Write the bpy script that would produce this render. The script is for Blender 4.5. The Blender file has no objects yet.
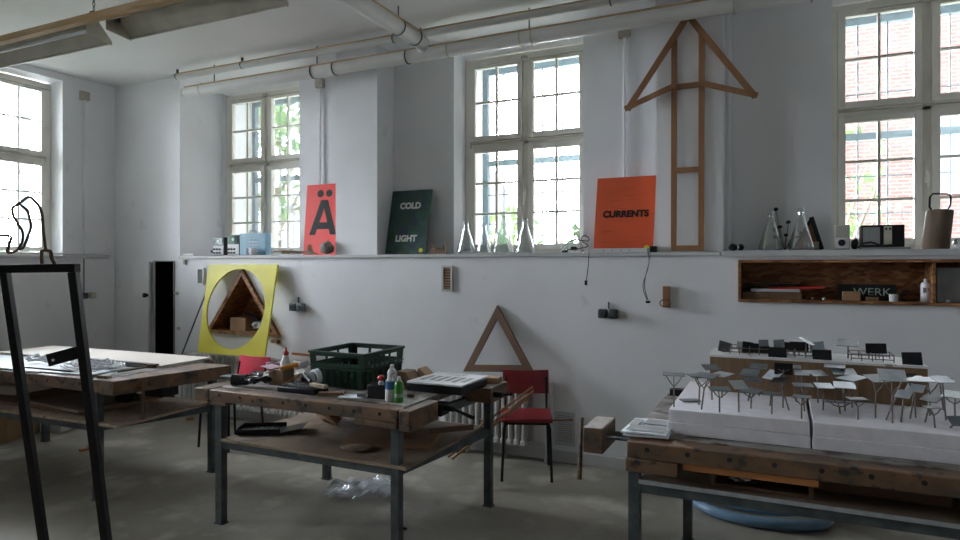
import bpy, bmesh, math, random
from mathutils import Vector, Matrix, Euler, noise
rnd = random.Random(7)
R = math.radians
C = bpy.context.scene.collection
# ---------------------------------------------------------------- camera numbers (used to find real positions in the room)
CAM = Vector((0, 0, 1.65)); F = 643.0; HY = 265.0
SN, CS = math.sin(R(25)), math.cos(R(25))
def _d(px, py):
    a = (px - 480) / F
    return Vector((-SN + a * CS, CS + a * SN, (HY - py) / F))
def G(px, py, z=0.0):
    d = _d(px, py); return CAM + d * ((z - 1.65) / d.z)
def atY(px, py, Y):
    d = _d(px, py); return CAM + d * (Y / d.y)
def atT(px, py, t):
    return CAM + _d(px, py) * t
# ---------------------------------------------------------------- mesh builder
def wloc(o):
    v = Vector((0, 0, 0))
    while o is not None:
        v += o.location; o = o.parent
    return v
class MB:
    def __init__(s): s.v = []; s.f = []
    def add(s, vs, fs, M=None):
        n = len(s.v)
        s.v += [(M @ Vector(p)) if M is not None else Vector(p) for p in vs]
        s.f += [tuple(i + n for i in f) for f in fs]; return s
    def box(s, x0, x1, y0, y1, z0, z1, M=None):
        return s.add([(x0,y0,z0),(x1,y0,z0),(x1,y1,z0),(x0,y1,z0),(x0,y0,z1),(x1,y0,z1),(x1,y1,z1),(x0,y1,z1)],
                     [(0,3,2,1),(4,5,6,7),(0,1,5,4),(1,2,6,5),(2,3,7,6),(3,0,4,7)], M)
    def obox(s, c, size, e=(0,0,0), M=None):
        T = Matrix.Translation(c) @ Euler(e).to_matrix().to_4x4()
        if M is not None: T = M @ T
        a, b, d = [q/2 for q in size]
        return s.box(-a, a, -b, b, -d, d, T)
    def beam(s, p, q, w, h, up=(0,0,1)):
        p = Vector(p); q = Vector(q); d = q - p; L = d.length; z = d.normalized()
        u = Vector(up); x = u.cross(z)
        if x.length < 1e-4: x = Vector((1,0,0)).cross(z)
        x.normalize(); y = z.cross(x)
        M = Matrix((x, y, z)).transposed().to_4x4(); M.translation = p
        return s.box(-w/2, w/2, -h/2, h/2, 0, L, M)
    def cyl(s, p, q, r, r2=None, n=14):
        p = Vector(p); q = Vector(q); z = (q-p).normalized(); x = z.orthogonal().normalized(); y = z.cross(x)
        r2 = r if r2 is None else r2
        vs = []
        for (o, rr) in ((p, r), (q, r2)):
            for k in range(n):
                a = 2*math.pi*k/n; vs.append(o + x*math.cos(a)*rr + y*math.sin(a)*rr)
        fs = [(k, (k+1) % n, n+(k+1) % n, n+k) for k in range(n)] + [tuple(range(n-1,-1,-1)), tuple(range(n, 2*n))]
        return s.add(vs, fs)
    def tube(s, pts, r, n=8, closed=False):
        pts = [Vector(p) for p in pts]; m = len(pts); rings = []; x = None
        for i, p in enumerate(pts):
            a = pts[(i-1) % m] if (closed or i > 0) else p
            b = pts[(i+1) % m] if (closed or i < m-1) else p
            t = (b-a).normalized()
            if x is None: x = t.orthogonal().normalized()
            else:
                x = x - t*x.dot(t)
                x = x.normalized() if x.length > 1e-6 else t.orthogonal().normalized()
            y = t.cross(x); rr = r[i] if isinstance(r, (list, tuple)) else r
            rings.append([p + x*math.cos(2*math.pi*k/n)*rr + y*math.sin(2*math.pi*k/n)*rr for k in range(n)])
        vs = [v for q in rings for v in q]; fs = []
        for i in range(m if closed else m-1):
            j = (i+1) % m
            for k in range(n): fs.append((i*n+k, i*n+(k+1) % n, j*n+(k+1) % n, j*n+k))
        if not closed: fs += [tuple(range(n-1,-1,-1)), tuple(range((m-1)*n, m*n))]
        return s.add(vs, fs)
    def lathe(s, c, prof, n=24, M=None):
        vs = []; m = len(prof)
        for (r, z) in prof:
            for k in range(n):
                a = 2*math.pi*k/n; vs.append((c[0]+r*math.cos(a), c[1]+r*math.sin(a), c[2]+z))
        fs = [(i*n+k, i*n+(k+1) % n, (i+1)*n+(k+1) % n, (i+1)*n+k) for i in range(m-1) for k in range(n)]
        if prof[0][0] > 1e-5: fs.append(tuple(range(n-1,-1,-1)))
        if prof[-1][0] > 1e-5 : fs.append(tuple(range((m-1)*n, m*n)))
        return s.add(vs, fs, M)
    def prism(s, pts, off):
        n = len(pts); off = Vector(off)
        vs = [Vector(p) for p in pts] + [Vector(p)+off for p in pts]
        return s.add(vs, [tuple(range(n-1,-1,-1)), tuple(range(n, 2*n))] + [(k, (k+1) % n, n+(k+1) % n, n+k) for k in range(n)])
    def holed(s, outer, holes, off):
        """flat sheet with holes; loops are lists of 3D points; given thickness by off"""
        bm = bmesh.new(); es = []
        for loop in [outer] + holes:
            vs = [bm.verts.new(p) for p in loop]
            es += [bm.edges.new((vs[i], vs[(i+1) % len(vs)])) for i in range(len(vs))]
        bmesh.ops.triangle_fill(bm, edges=es, use_beauty=True)
        r = bmesh.ops.extrude_face_region(bm, geom=bm.faces[:])
        bmesh.ops.translate(bm, vec=Vector(off), verts=[g for g in r['geom'] if isinstance(g, bmesh.types.BMVert)])
        bmesh.ops.recalc_face_normals(bm, faces=bm.faces[:])
        bm.verts.index_update()
        s.add([v.co.copy() for v in bm.verts], [tuple(v.index for v in f.verts) for f in bm.faces]); bm.free(); return s
    def blob(s, c, size, amp=.25, freq=2.0, sub=3, e=(0,0,0), seed=0, flat=None):
        bm = bmesh.new(); bmesh.ops.create_icosphere(bm, subdivisions=sub, radius=1)
        M = Matrix.Translation(c) @ Euler(e).to_matrix().to_4x4()
        vs = []
        for v in bm.verts:
            k = 1 + amp*noise.noise(v.co*freq + Vector((seed*3.1, seed, 0)))
            p = Vector((v.co.x*size[0]/2*k, v.co.y*size[1]/2*k, v.co.z*size[2]/2*k))
            if flat is not None: p.z = max(p.z, -size[2]/2*flat)
            vs.append(M @ p)
        s.add(vs, [tuple(q.index for q in f.verts) for f in bm.faces]); bm.free(); return s
    def build(s, name, m, parent=None, bev=0, smooth=True, origin=None, label=None, cat=None, group=None, kind=None):
        if parent is not None: o0 = wloc(parent)
        elif origin is not None: o0 = Vector(origin)
        else:
            xs = [v.x for v in s.v]; ys = [v.y for v in s.v]; zs = [v.z for v in s.v]
            o0 = Vector(((min(xs)+max(xs))/2, (min(ys)+max(ys))/2, min(zs)))
        me = bpy.data.meshes.new(name)
        me.from_pydata([v - o0 for v in s.v], [], s.f)
        if smooth:
            me.polygons.foreach_set('use_smooth', [True]*len(me.polygons)); me.set_sharp_from_angle(angle=R(35))
        me.materials.append(m)
        o = bpy.data.objects.new(name, me); C.objects.link(o)
        if parent is not None: o.parent = parent
        else: o.location = o0
        if bev:
            b = o.modifiers.new('b', 'BEVEL'); b.width = bev; b.segments = 2; b.limit_method = 'ANGLE'; b.angle_limit = R(40)
        tag(o, label, cat, group, kind); return o
def tag(o, label=None, cat=None, group=None, kind=None):
    if label: o['label'] = label
    if cat: o['category'] = cat
    if group: o['group'] = group
    if kind: o['kind'] = kind
    return o
def thing(name, loc, label, cat, group=None, rz=0):
    o = bpy.data.objects.new(name, None); o.empty_display_size = .1; C.objects.link(o)
    o.location = loc; o.rotation_euler.z = rz
    return tag(o, label, cat, group)
def copy_tree(o, parent=None):
    c = o.copy(); C.objects.link(c)
    if parent is not None: c.parent = parent
    for ch in [q for q in bpy.data.objects if q.parent == o]: copy_tree(ch, c)
    return c
def struct(name, mb, m, parent=None, **k):
    o = mb.build(name, m, parent, **k)
    if parent is None: o['kind'] = 'structure'
    return o
def text(name, body, m, parent, loc, size, rot=(math.pi/2, 0, 0), bold=.02, ex=.0008, M=None, sx=1.0, align='CENTER'):
    cu = bpy.data.curves.new(name, 'FONT'); cu.body = body; cu.size = size; cu.offset = bold*size; cu.extrude = ex
    cu.align_x = align; cu.align_y = 'CENTER'
    t = bpy.data.objects.new(name, cu); C.objects.link(t)
    bpy.context.view_layer.update()
    me = bpy.data.meshes.new_from_object(t.evaluated_get(bpy.context.evaluated_depsgraph_get()))
    bpy.data.objects.remove(t)
    T = (M if M is not None else Matrix.Translation(loc) @ Euler(rot).to_matrix().to_4x4()) @ Matrix.Diagonal((sx,1,1,1))
    if parent is not None: T = Matrix.Translation(-wloc(parent)) @ T
    me.transform(T); me.materials.clear(); me.materials.append(m)
    o = bpy.data.objects.new(name, me); C.objects.link(o); o.parent = parent
    return o
# ---------------------------------------------------------------- materials
def new(name):
    m = bpy.data.materials.new(name); m.use_nodes = True; nt = m.node_tree
    return m, nt, nt.nodes['Principled BSDF']
def mat(name, c, c2=None, scale=5.0, rough=.6, metal=0.0, bump=0.0, st=(1,1,1), lo=.4, hi=.65, detail=5, spec=.5, c3=None, s3=40, lo3=.62, hi3=.7, bscale=None, dist=0.0, rough2=None):
    m, nt, b = new(name); N = nt.nodes; L = nt.links
    b.inputs['Base Color'].default_value = (*c, 1); b.inputs['Roughness'].default_value = rough
    b.inputs['Metallic'].default_value = metal; b.inputs['Specular IOR Level'].default_value = spec
    if c2 or bump:
        g = N.new('ShaderNodeNewGeometry'); mp = N.new('ShaderNodeMapping'); mp.inputs['Scale'].default_value = st
        L.new(g.outputs['Position'], mp.inputs['Vector'])
        nz = N.new('ShaderNodeTexNoise'); nz.inputs['Scale'].default_value = scale; nz.inputs['Detail'].default_value = detail
        nz.inputs['Distortion'].default_value = dist
        L.new(mp.outputs[0], nz.inputs['Vector'])
    if c2:
        r = N.new('ShaderNodeValToRGB'); r.color_ramp.elements[0].position = lo; r.color_ramp.elements[1].position = hi
        r.color_ramp.elements[0].color = (*c, 1); r.color_ramp.elements[1].color = (*c2, 1)
        L.new(nz.outputs['Fac'], r.inputs[0]); out = r.outputs[0]
        if rough2 is not None:
            mr = N.new('ShaderNodeMapRange'); mr.inputs[1].default_value = lo; mr.inputs[2].default_value = hi
            mr.inputs[3].default_value = rough; mr.inputs[4].default_value = rough2
            L.new(nz.outputs['Fac'], mr.inputs[0]); L.new(mr.outputs[0], b.inputs['Roughness'])
        if c3:
            n3 = N.new('ShaderNodeTexNoise'); n3.inputs['Scale'].default_value = s3; n3.inputs['Detail'].default_value = 3
            L.new(g.outputs['Position'], n3.inputs['Vector'])
            mr = N.new('ShaderNodeMapRange'); mr.inputs[1].default_value = lo3; mr.inputs[2].default_value = hi3
            L.new(n3.outputs['Fac'], mr.inputs[0])
            mx = N.new('ShaderNodeMix'); mx.data_type = 'RGBA'; L.new(mr.outputs[0], mx.inputs[0]); L.new(out, mx.inputs[6])
            mx.inputs[7].default_value = (*c3, 1); out = mx.outputs[2]
        L.new(out, b.inputs['Base Color'])
    if bump:
        bp = N.new('ShaderNodeBump'); bp.inputs['Strength'].default_value = bump; bp.inputs['Distance'].default_value = .01
        if bscale:
            nb = N.new('ShaderNodeTexNoise'); nb.inputs['Scale'].default_value = bscale; L.new(g.outputs['Position'], nb.inputs['Vector']); L.new(nb.outputs['Fac'], bp.inputs['Height'])
        else: L.new(nz.outputs['Fac'], bp.inputs['Height'])
        L.new(bp.outputs[0], b.inputs['Normal'])
    return m
def osb():
    m, nt, b = new('osb'); N = nt.nodes; L = nt.links
    g = N.new('ShaderNodeNewGeometry'); mp = N.new('ShaderNodeMapping'); mp.inputs['Scale'].default_value = (18, 30, 55); mp.inputs['Rotation'].default_value = (0, .35, 0)
    L.new(g.outputs['Position'], mp.inputs[0])
    v = N.new('ShaderNodeTexVoronoi'); v.inputs['Scale'].default_value = 1.0; L.new(mp.outputs[0], v.inputs['Vector'])
    s = N.new('ShaderNodeSeparateColor'); L.new(v.outputs['Color'], s.inputs[0])
    r = N.new('ShaderNodeValToRGB'); e = r.color_ramp.elements
    e[0].color = (.13, .05, .018, 1); e[1].color = (.40, .19, .075, 1); x = e.new(.5); x.color = (.25, .10, .035, 1)
    L.new(s.outputs[0], r.inputs[0]); L.new(r.outputs[0], b.inputs['Base Color']); b.inputs['Roughness'].default_value = .6
    return m
def glass_pane(name, tint=(1,1,1), refl=.06):
    m = bpy.data.materials.new(name); m.use_nodes = True; nt = m.node_tree; N = nt.nodes; L = nt.links; N.clear()
    o = N.new('ShaderNodeOutputMaterial'); t = N.new('ShaderNodeBsdfTransparent'); t.inputs[0].default_value = (*tint, 1)
    g = N.new('ShaderNodeBsdfGlossy'); g.inputs['Roughness'].default_value = .03; g.inputs[0].default_value = (1,1,1,1)
    fr = N.new('ShaderNodeLayerWeight'); fr.inputs[0].default_value = .35
    ma = N.new('ShaderNodeMath'); ma.operation = 'MULTIPLY_ADD'; ma.inputs[1].default_value = .6; ma.inputs[2].default_value = refl
    L.new(fr.outputs['Fresnel'], ma.inputs[0])
    mx = N.new('ShaderNodeMixShader'); L.new(ma.outputs[0], mx.inputs[0]); L.new(t.outputs[0], mx.inputs[1]); L.new(g.outputs[0], mx.inputs[2])
    L.new(mx.outputs[0], o.inputs[0]); return m
def brick(name, c1, c2, mortar):
    m, nt, b = new(name); N = nt.nodes; L = nt.links
    g = N.new('ShaderNodeNewGeometry'); mp = N.new('ShaderNodeMapping'); mp.inputs['Rotation'].default_value = (R(90), 0, 0)
    L.new(g.outputs['Position'], mp.inputs[0])
    t = N.new('ShaderNodeTexBrick'); t.inputs['Scale'].default_value = 1; t.inputs['Brick Width'].default_value = .25; t.inputs['Row Height'].default_value = .085
    t.inputs['Mortar Size'].default_value = .010
    t.inputs['Color1'].default_value = (*c1,1); t.inputs['Color2'].default_value = (*c2,1); t.inputs['Mortar'].default_value = (*mortar,1)
    L.new(mp.outputs[0], t.inputs['Vector']); L.new(t.outputs[0], b.inputs['Base Color']); b.inputs['Roughness'].default_value = .85
    return m
M = {}
M['wall'] = mat('wall_paint', (.82,.83,.86), (.76,.77,.80), 1.6, .55, bump=.12, bscale=9, lo=.45, hi=.75, c3=(.70,.71,.73), s3=4, lo3=.66, hi3=.75)
M['ceil'] = mat('ceiling_paint', (.84,.845,.845), (.79,.795,.79), 1.2, .75, bump=.05, bscale=6)
M['floor'] = mat('concrete_floor', (.30,.28,.235), (.17,.157,.13), 1.3, .42, lo=.35, hi=.7, detail=9, bump=.03, bscale=30, c3=(.40,.375,.32), s3=2.6, lo3=.52, hi3=.66, rough2=.6)
M['sill'] = mat('sill_paint', (.60,.61,.62), (.52,.53,.54), 3, .45)
M['frame'] = mat('window_paint', (.80,.78,.71), (.70,.68,.61), 4, .45, lo=.5, hi=.75)
M['glass'] = glass_pane('window_glass', (.97,.99,.99))
M['flask'] = glass_pane('flask_glass', (.93,.95,.95), .16)
M['plastic_clear'] = glass_pane('clear_plastic', (.86,.88,.9), .28)
M['outer'] = mat('hazed_outer_frame_paint', (.08,.12,.145), (.11,.15,.18), 8, .5)  # blue of the outdoor haze mixed into the frame colour
M['brick'] = brick('pale_red_brick', (.20,.093,.082), (.165,.072,.062), (.24,.20,.19))
M['render_wall'] = mat('pale_render', (.75,.74,.70), (.66,.65,.62), 1.0, .9)
M['leaf'] = mat('leaf', (.10,.19,.06), (.20,.30,.11), 3, .6)
M['bark'] = mat('bark', (.12,.09,.07), (.2,.16,.12), 9, .9)
M['ground'] = mat('yard_ground', (.52,.52,.48), (.40,.42,.34), .8, .9)
M['pipe'] = mat('pipe_paint', (.70,.70,.69), (.63,.63,.61), 3, .5)
M['tan'] = mat('yellowed_dust', (.42,.29,.15), (.52,.40,.25), 5, .7)
M['steel'] = mat('dark_steel_band', (.06,.06,.06), (.1,.1,.1), 20, .5, .6)
M['lamp_rail'] = mat('yellowed_lamp_rail', (.34,.21,.09), (.46,.32,.17), 6, .6, st=(.4,3,3))
M['lamp'] = mat('lamp_enamel', (.50,.48,.41), (.40,.38,.31), 5, .4)
M['osb'] = osb()
M['wood'] = mat('pale_brown_wood', (.24,.115,.05), (.31,.155,.07), 9, .55, st=(1,1,.12))
M['wood_dark'] = mat('dark_brown_wood', (.12,.062,.034), (.17,.09,.05), 9, .6, st=(.3,.3,.3))
M['orange_wood'] = mat('orange_batten', (.42,.17,.05), (.34,.13,.04), 12, .55, st=(.1,1,1))
M['bench'] = mat('worn_bench_timber', (.085,.055,.034), (.195,.102,.05), 9, .6, st=(.5,1,1), c3=(.03,.022,.018), s3=15, lo3=.55, hi3=.65, bump=.2)
M['bench_top'] = mat('stained_bench_top', (.17,.145,.12), (.34,.33,.32), 7, .5, st=(.5,1,1), c3=(.06,.045,.03), s3=9, lo3=.50, hi3=.64, bump=.15)
M['bench_metal'] = mat('grey_green_bench_steel', (.06,.075,.08), (.10,.118,.12), 12, .45, .3, c3=(.22,.16,.1), s3=30, lo3=.68, hi3=.72)
M['ply'] = mat('dirty_plywood', (.22,.16,.11), (.30,.235,.17), 4, .6, st=(.3,1,1), c3=(.16,.11,.07), s3=5, lo3=.55, hi3=.7)
M['chipboard'] = mat('chipboard', (.36,.27,.19), (.45,.36,.27), 26, .7, c3=(.16,.12,.09), s3=18, lo3=.66, hi3=.7)
M['white_board'] = mat('pale_board', (.66,.60,.54), (.58,.52,.46), 2, .5)
M['white'] = mat('white_laminate', (.74,.74,.75), (.62,.62,.64), 9, .4, c3=(.3,.28,.27), s3=18, lo3=.64, hi3=.68)
M['paper'] = mat('paper', (.72,.76,.82), (.66,.70,.77), 6, .7)
M['ink'] = mat('ink', (.22,.23,.26), rough=.7)
M['black'] = mat('black_paint', (.012,.012,.013), (.02,.02,.021), 12, .4, spec=.22)
M['black_metal'] = mat('black_steel', (.007,.007,.008), (.012,.011,.012), 14, .45, 0, c3=(.025,.02,.017), s3=30, lo3=.66, hi3=.7, spec=.22)
M['black_plastic'] = mat('black_plastic', (.015,.015,.017), rough=.35, spec=.22)
M['rust'] = mat('rusty_wire', (.09,.05,.03), (.15,.085,.05), 30, .7, .3)
M['red'] = mat('red_vinyl', (.24,.012,.018), (.21,.01,.014), 8, .42)
M['pink'] = mat('glossy_pink_red_plastic', (.62,.04,.085), (.58,.03,.07), 8, .3)
M['yellow'] = mat('yellow_paint', (.66,.60,.035), (.60,.54,.03), 3, .5)
M['poster_red'] = mat('orange_red_poster', (.60,.085,.022), (.54,.075,.02), 3, .5)
M['poster_coral'] = mat('coral_red_poster', (.80,.045,.04), (.76,.04,.035), 3, .5)
M['poster_green'] = mat('dark_green_poster', (.01,.045,.03), (.02,.10,.07), 6, .45, c3=(.012,.03,.06), s3=9, lo3=.5, hi3=.65, dist=1.5)
M['white_ink'] = mat('white_ink', (.75,.78,.77), rough=.6)
M['light_ink'] = mat('grey_green_ink', (.34,.42,.36), rough=.6)
M['green'] = mat('green_plastic', (.004,.032,.016), (.006,.042,.021), 12, .45)
M['green_can'] = mat('green_can_paint', (.05,.26,.035), rough=.35)
M['blue_can'] = mat('blue_can_paint', (.05,.14,.34), rough=.35)
M['blue_device'] = mat('pale_blue_enamel', (.16,.32,.42), (.13,.27,.37), 8, .4)
M['hose'] = mat('blue_grey_hose', (.13,.24,.36), (.17,.29,.42), 7, .3)
M['grey'] = mat('grey_enamel', (.25,.26,.26), (.20,.21,.21), 9, .5)
M['beige'] = mat('beige_plastic', (.42,.41,.37), rough=.5)
M['screen'] = mat('green_screen_glass', (.02,.09,.06), rough=.1)
M['card'] = mat('cardboard', (.32,.19,.10), (.36,.22,.125), 6, .8, st=(1,1,.2))
M['card_dark'] = mat('brown_cardboard_face', (.19,.115,.06), (.225,.14,.078), 8, .75, st=(6,1,.15))
M['foam'] = mat('white_foam', (.80,.78,.83), (.73,.71,.76), 14, .85, bump=.25, bscale=60)
M['panel_grey'] = mat('grey_sheet_metal', (.17,.19,.20), (.12,.135,.145), 25, .42, .3)
M['panel_light'] = mat('pale_lit_sheet_metal', (.42,.45,.48), (.34,.37,.40), 25, .4, .3)  # paler copy; on model sheets the window reflection is put into the colour
M['rod'] = mat('steel_rod', (.13,.115,.105), (.20,.17,.15), 60, .5, .5)
M['log'] = mat('brown_bark_cylinder', (.14,.10,.07), (.09,.062,.042), 20, .8, st=(1,1,.2))
M['stone'] = mat('grey_stone', (.33,.30,.27), (.18,.16,.145), 22, .9, bump=.4)
M['drift'] = mat('driftwood', (.36,.27,.2), (.22,.15,.10), 16, .8)
M['orange'] = mat('orange_plastic', (.70,.27,.03), rough=.4)
M['red_cap'] = mat('red_cap', (.55,.03,.03), rough=.4)
M['clear_white'] = mat('milky_plastic', (.62,.64,.66), rough=.35)
M['dark_void'] = mat('recess_shade_paint', (.006,.006,.007), rough=.9)  # cupboard recess shade put into the colour as near black
M['chrome'] = mat('chrome', (.6,.6,.6), rough=.2, metal=1)
M['pink_paper'] = mat('pink_tissue', (.62,.42,.50), rough=.7)
M['rad'] = mat('radiator_enamel', (.60,.60,.59), (.54,.54,.52), 6, .4)
M['switch'] = mat('dark_grey_bakelite', (.05,.055,.06), rough=.4)
M['socket_blue'] = mat('grey_blue_plastic', (.13,.16,.18), rough=.4)
def film(name, c, dens, refl):
    m = bpy.data.materials.new(name); m.use_nodes = True; nt = m.node_tree; N = nt.nodes; L = nt.links; N.clear()
    o = N.new('ShaderNodeOutputMaterial'); t = N.new('ShaderNodeBsdfTransparent'); d = N.new('ShaderNodeBsdfDiffuse'); d.inputs[0].default_value = (*c, 1)
    g = N.new('ShaderNodeBsdfGlossy'); g.inputs['Roughness'].default_value = .22; g.inputs[0].default_value = (.8,.85,.9,1)
    a = N.new('ShaderNodeMixShader'); a.inputs[0].default_value = dens; L.new(t.outputs[0], a.inputs[1]); L.new(d.outputs[0], a.inputs[2])
    b = N.new('ShaderNodeMixShader'); b.inputs[0].default_value = refl; L.new(a.outputs[0], b.inputs[1]); L.new(g.outputs[0], b.inputs[2])
    L.new(b.outputs[0], o.inputs[0]); return m
# ---------------------------------------------------------------- room shell
XL, XR, YF, Y0, ZC = -7.3, 3.3, -3.2, 5.19, 3.8
YM, YW, ZS, ZT = 5.55, 5.80, 1.75, 3.72
WX = [-6.14+.02, -2.865, .36]         # window left edges
WW = 1.286
struct('floor', MB().box(XL-.4, XR+.2, YF-.2, 6.2, -.12, 0), M['floor'])
struct('ceiling', MB().box(XL-.4, XR+.2, YF-.2, 6.2, ZC, ZC+.15), M['ceil'])
TA = (-5.22, 1.62); TL_ = (-5.76, .90); TR_ = (-4.69, .90)   # triangular niche in the lower wall
OX0, OX1, OZ0, OZ1 = -.285, 2.35, 1.375, 1.69                 # long osb shelf
DX0, DX1 = -6.63, -6.27                                       # dark cupboard opening
wb = MB()
# lower wall sheet with holes
wb.holed([(-6.19,Y0,0),(XR,Y0,0),(XR,Y0,1.72),(-6.19,Y0,1.72)],
         [[(TA[0],Y0,TA[1]),(TL_[0],Y0,TL_[1]),(TR_[0],Y0,TR_[1])], [(OX0,Y0,OZ0),(OX1,Y0,OZ0),(OX1,Y0,OZ1),(OX0,Y0,OZ1)]], (0,.03,0))
# corner block, full height, with cupboard opening
wb.holed([(XL,Y0,0),(-6.19,Y0,0),(-6.19,Y0,ZC),(XL,Y0,ZC)], [[(DX0,Y0,.05),(DX1,Y0,.05),(DX1,Y0,1.69),(DX0,Y0,1.69)]], (0,.03,0))
wb.box(-6.25,-6.19,Y0+.031,6.2,1.75,ZC)
# outer wall under the windows and the piers between them
wb.box(XL-.4, XR+.2, 5.83, 6.1, -.1, 1.745)
wb.box(-6.19, WX[0]-.002, 5.795, 6.1, 1.75, ZC)
wb.box(WX[0]+WW+.002+.06, WX[1]-.002, YM, 6.1, 1.75, ZC)
wb.box(WX[1]+WW+.002, WX[2]-.002, YM, 6.1, 1.75, ZC)
wb.box(WX[2]+WW+.002, XR+.2, YM, 6.1, 1.75, ZC)
for x in WX: wb.box(x-.01, x+WW+.07, YM, 6.1, ZT, ZC)
# pilasters
wb.box(-4.05,-3.554,5.25,YM+.01,1.75,ZC); wb.box(-.895,-.395,5.25,YM+.01,1.75,ZC)
wb.box(XL-.4,XL,YM,6.1,0,ZC)
struct('wall_back', wb, M['wall'])
struct('trim_1', MB().box(-6.189,-.41,Y0-.022,YW+.02,1.722,1.75).box(-.40,XR,Y0-.03,YW+.02,1.715,1.757), M['sill'])
# wall on the window side
YL = [3.275, .115]  # second opening is an unseen window added for extra daylight
wl = MB(); xo = XL-.30
wl.box(xo, XL, YF-.2, 6.1, -.1, ZS-.002)
wl.box(xo, XL, YF-.2, YL[1]-.002, ZS, ZC); wl.box(xo, XL, YL[1]+WW+.002, YL[0]-.002, ZS, ZC); wl.box(xo, XL, YL[0]+WW+.002, 6.1, ZS, ZC)
for y in YL: wl.box(xo, XL, y-.01, y+WW+.01, ZT, ZC)
struct('wall_left', wl, M['wall'])
struct('trim_2', MB().box(XL-.21, XL+.03, -3.1, 5.1, ZS-.028, ZS-.001), M['sill'])
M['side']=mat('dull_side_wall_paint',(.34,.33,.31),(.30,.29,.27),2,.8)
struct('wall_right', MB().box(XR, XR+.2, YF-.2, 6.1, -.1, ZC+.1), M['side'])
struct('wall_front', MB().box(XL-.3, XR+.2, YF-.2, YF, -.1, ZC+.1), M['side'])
struct('baseboard_back', MB().box(-1.78, XR-.002, Y0-.018, Y0-.001, 0, .09).box(-6.2,-5.95,Y0-.018,Y0-.001,0,.09), M['sill'])
# windows ------------------------------------------------------
def window(idx, T):
    w = bpy.data.objects.new('window_%d' % idx, None); C.objects.link(w); w['kind'] = 'structure'
    z0, z1, zc = ZS, 3.70, 2.845
    fr = MB()
    fr.box(0,.055,0,.10,z0,z1).box(WW-.055,WW,0,.10,z0,z1).box(.055,WW-.055,0,.10,z0,z0+.05).box(.055,WW-.055,0,.10,z1-.05,z1)
    fr.box(.055,WW-.055,.02,.10,zc-.03,zc+.03)
    fr.box(WW/2-.03,WW/2+.03,.02,.10,z0+.05,z1-.05)
    cols = []
    cols.append(fr.build('window_frame', M['frame'], w, bev=.004))
    for sx in (0, 1):
        a = .056 + sx*(WW/2-.026); b = a + WW/2 - .086
        for (c, d, ms) in ((z0+.051, zc-.031, (1/3, 2/3)), (zc+.031, z1-.051, (.5,))):
            s = .052; sh = MB()
            sh.box(a,a+s,-.012,.045,c,d).box(b-s,b,-.012,.045,c,d).box(a+s,b-s,-.012,.045,c,c+s).box(a+s,b-s,-.012,.045,d-s,d)
            mid = (a+b)/2; sh.box(mid-.011,mid+.011,.004,.04,c+s,d-s)
            for k in ms:
                z = c+s+(d-c-2*s)*k
                sh.box(a+s,mid-.011,.005,.039,z-.011,z+.011).box(mid+.011,b-s,.005,.039,z-.011,z+.011)
            so = sh.build('sash', M['frame'], w, bev=.003)
            MB().box(a+s-.005,b-s+.005,.020,.023,c+s-.005,d-s+.005).build('pane', M['glass'], so, smooth=False)
    h = MB(); h.obox((WW/2,-.02,2.33),(.028,.02,.12)); h.cyl((WW/2,-.03,2.35),(WW/2,-.06,2.35),.009).tube([(WW/2,-.055,2.35),(WW/2+.004,-.06,2.30),(WW/2+.002,-.058,2.23)],.008)
    h.build('window_handle', M['frame'], w)
    g = MB(); g.cyl((.25,-.03,z1-.075),(WW-.03,-.03,z1-.075),.006,n=8).obox((WW/2,-.03,z1-.06),(.06,.03,.035))
    g.cyl((.06,-.02,zc+.005),(WW-.06,-.02,zc+.005),.005,n=8)
    for x in (.13, WW/2, WW-.13): g.obox((x,-.022,zc+.005),(.07,.018,.014))
    g.build('opening_rod', M['lamp'], w)
    o = MB(); ya = .42; oz0, oz1 = z0-.05, 3.80
    o.box(-.02,.055,ya,ya+.06,oz0,oz1).box(WW-.055,WW+.02,ya,ya+.06,oz0,oz1).box(.055,WW-.055,ya,ya+.06,3.66,oz1).box(.055,WW-.055,ya,ya+.06,2.695,2.755)
    for k in range(1,6):
        x = .02 + k*.213; o.box(x-.006,x+.006,ya+.02,ya+.032,oz0,3.66)
    for z in (2.08,2.39,3.08): o.box(.055,WW-.055,ya+.021,ya+.031,z-.006,z+.006)
    o.build('outer_frame', M['outer'], w)
    w.matrix_world = T; return w
for i, x in enumerate(WX): window(i+1, Matrix.Translation((x, YW, 0)))
# wall on the window side: local x runs along -Y... placed so that depth points to -X
for i, y in enumerate(YL):
    window(i+4, Matrix.Translation((XL-.21, y, 0)) @ Matrix.Rotation(R(90), 4, 'Z'))
# outer reveals
ob = MB()
for x in WX: ob.box(x-.12, x-.002, 6.1, 6.32, 1.5, 3.9)
struct('trim_3', ob, M['render_wall'])
# ================================================================ cupboard doors
d = bpy.data.objects.new('door_1', None); C.objects.link(d); d['kind'] = 'structure'; d.location = (-6.94, Y0-.005, 0)
MB().obox((0,0,0),(.31,.025,1.64),(0,0,0), Matrix.Translation((-6.94,Y0-.02,.87)) @ Matrix.Rotation(R(-5),4,'Z') @ Matrix.Translation((.155,0,0))).build('door_panel', M['wall'], d, bev=.002)
MB().obox((-6.67,Y0-.065,1.30),(.07,.03,.03)).obox((-6.66,Y0-.09,1.30),(.03,.03,.05)).build('door_latch', M['switch'], d)
MB().box(-6.285,-6.27,Y0-.012,Y0-.001,.05,1.69).box(-6.63,-6.27,Y0-.008,Y0-.001,1.69,1.70).build('door_frame', M['grey'], d)
MB().obox((-6.235,Y0-.012,1.33),(.05,.02,.03)).obox((-6.20,Y0-.012,.93),(.03,.02,.03)).obox((-6.10,Y0-.012,1.68),(.03,.02,.05)).build('door_catch', M['beige'], d)
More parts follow.
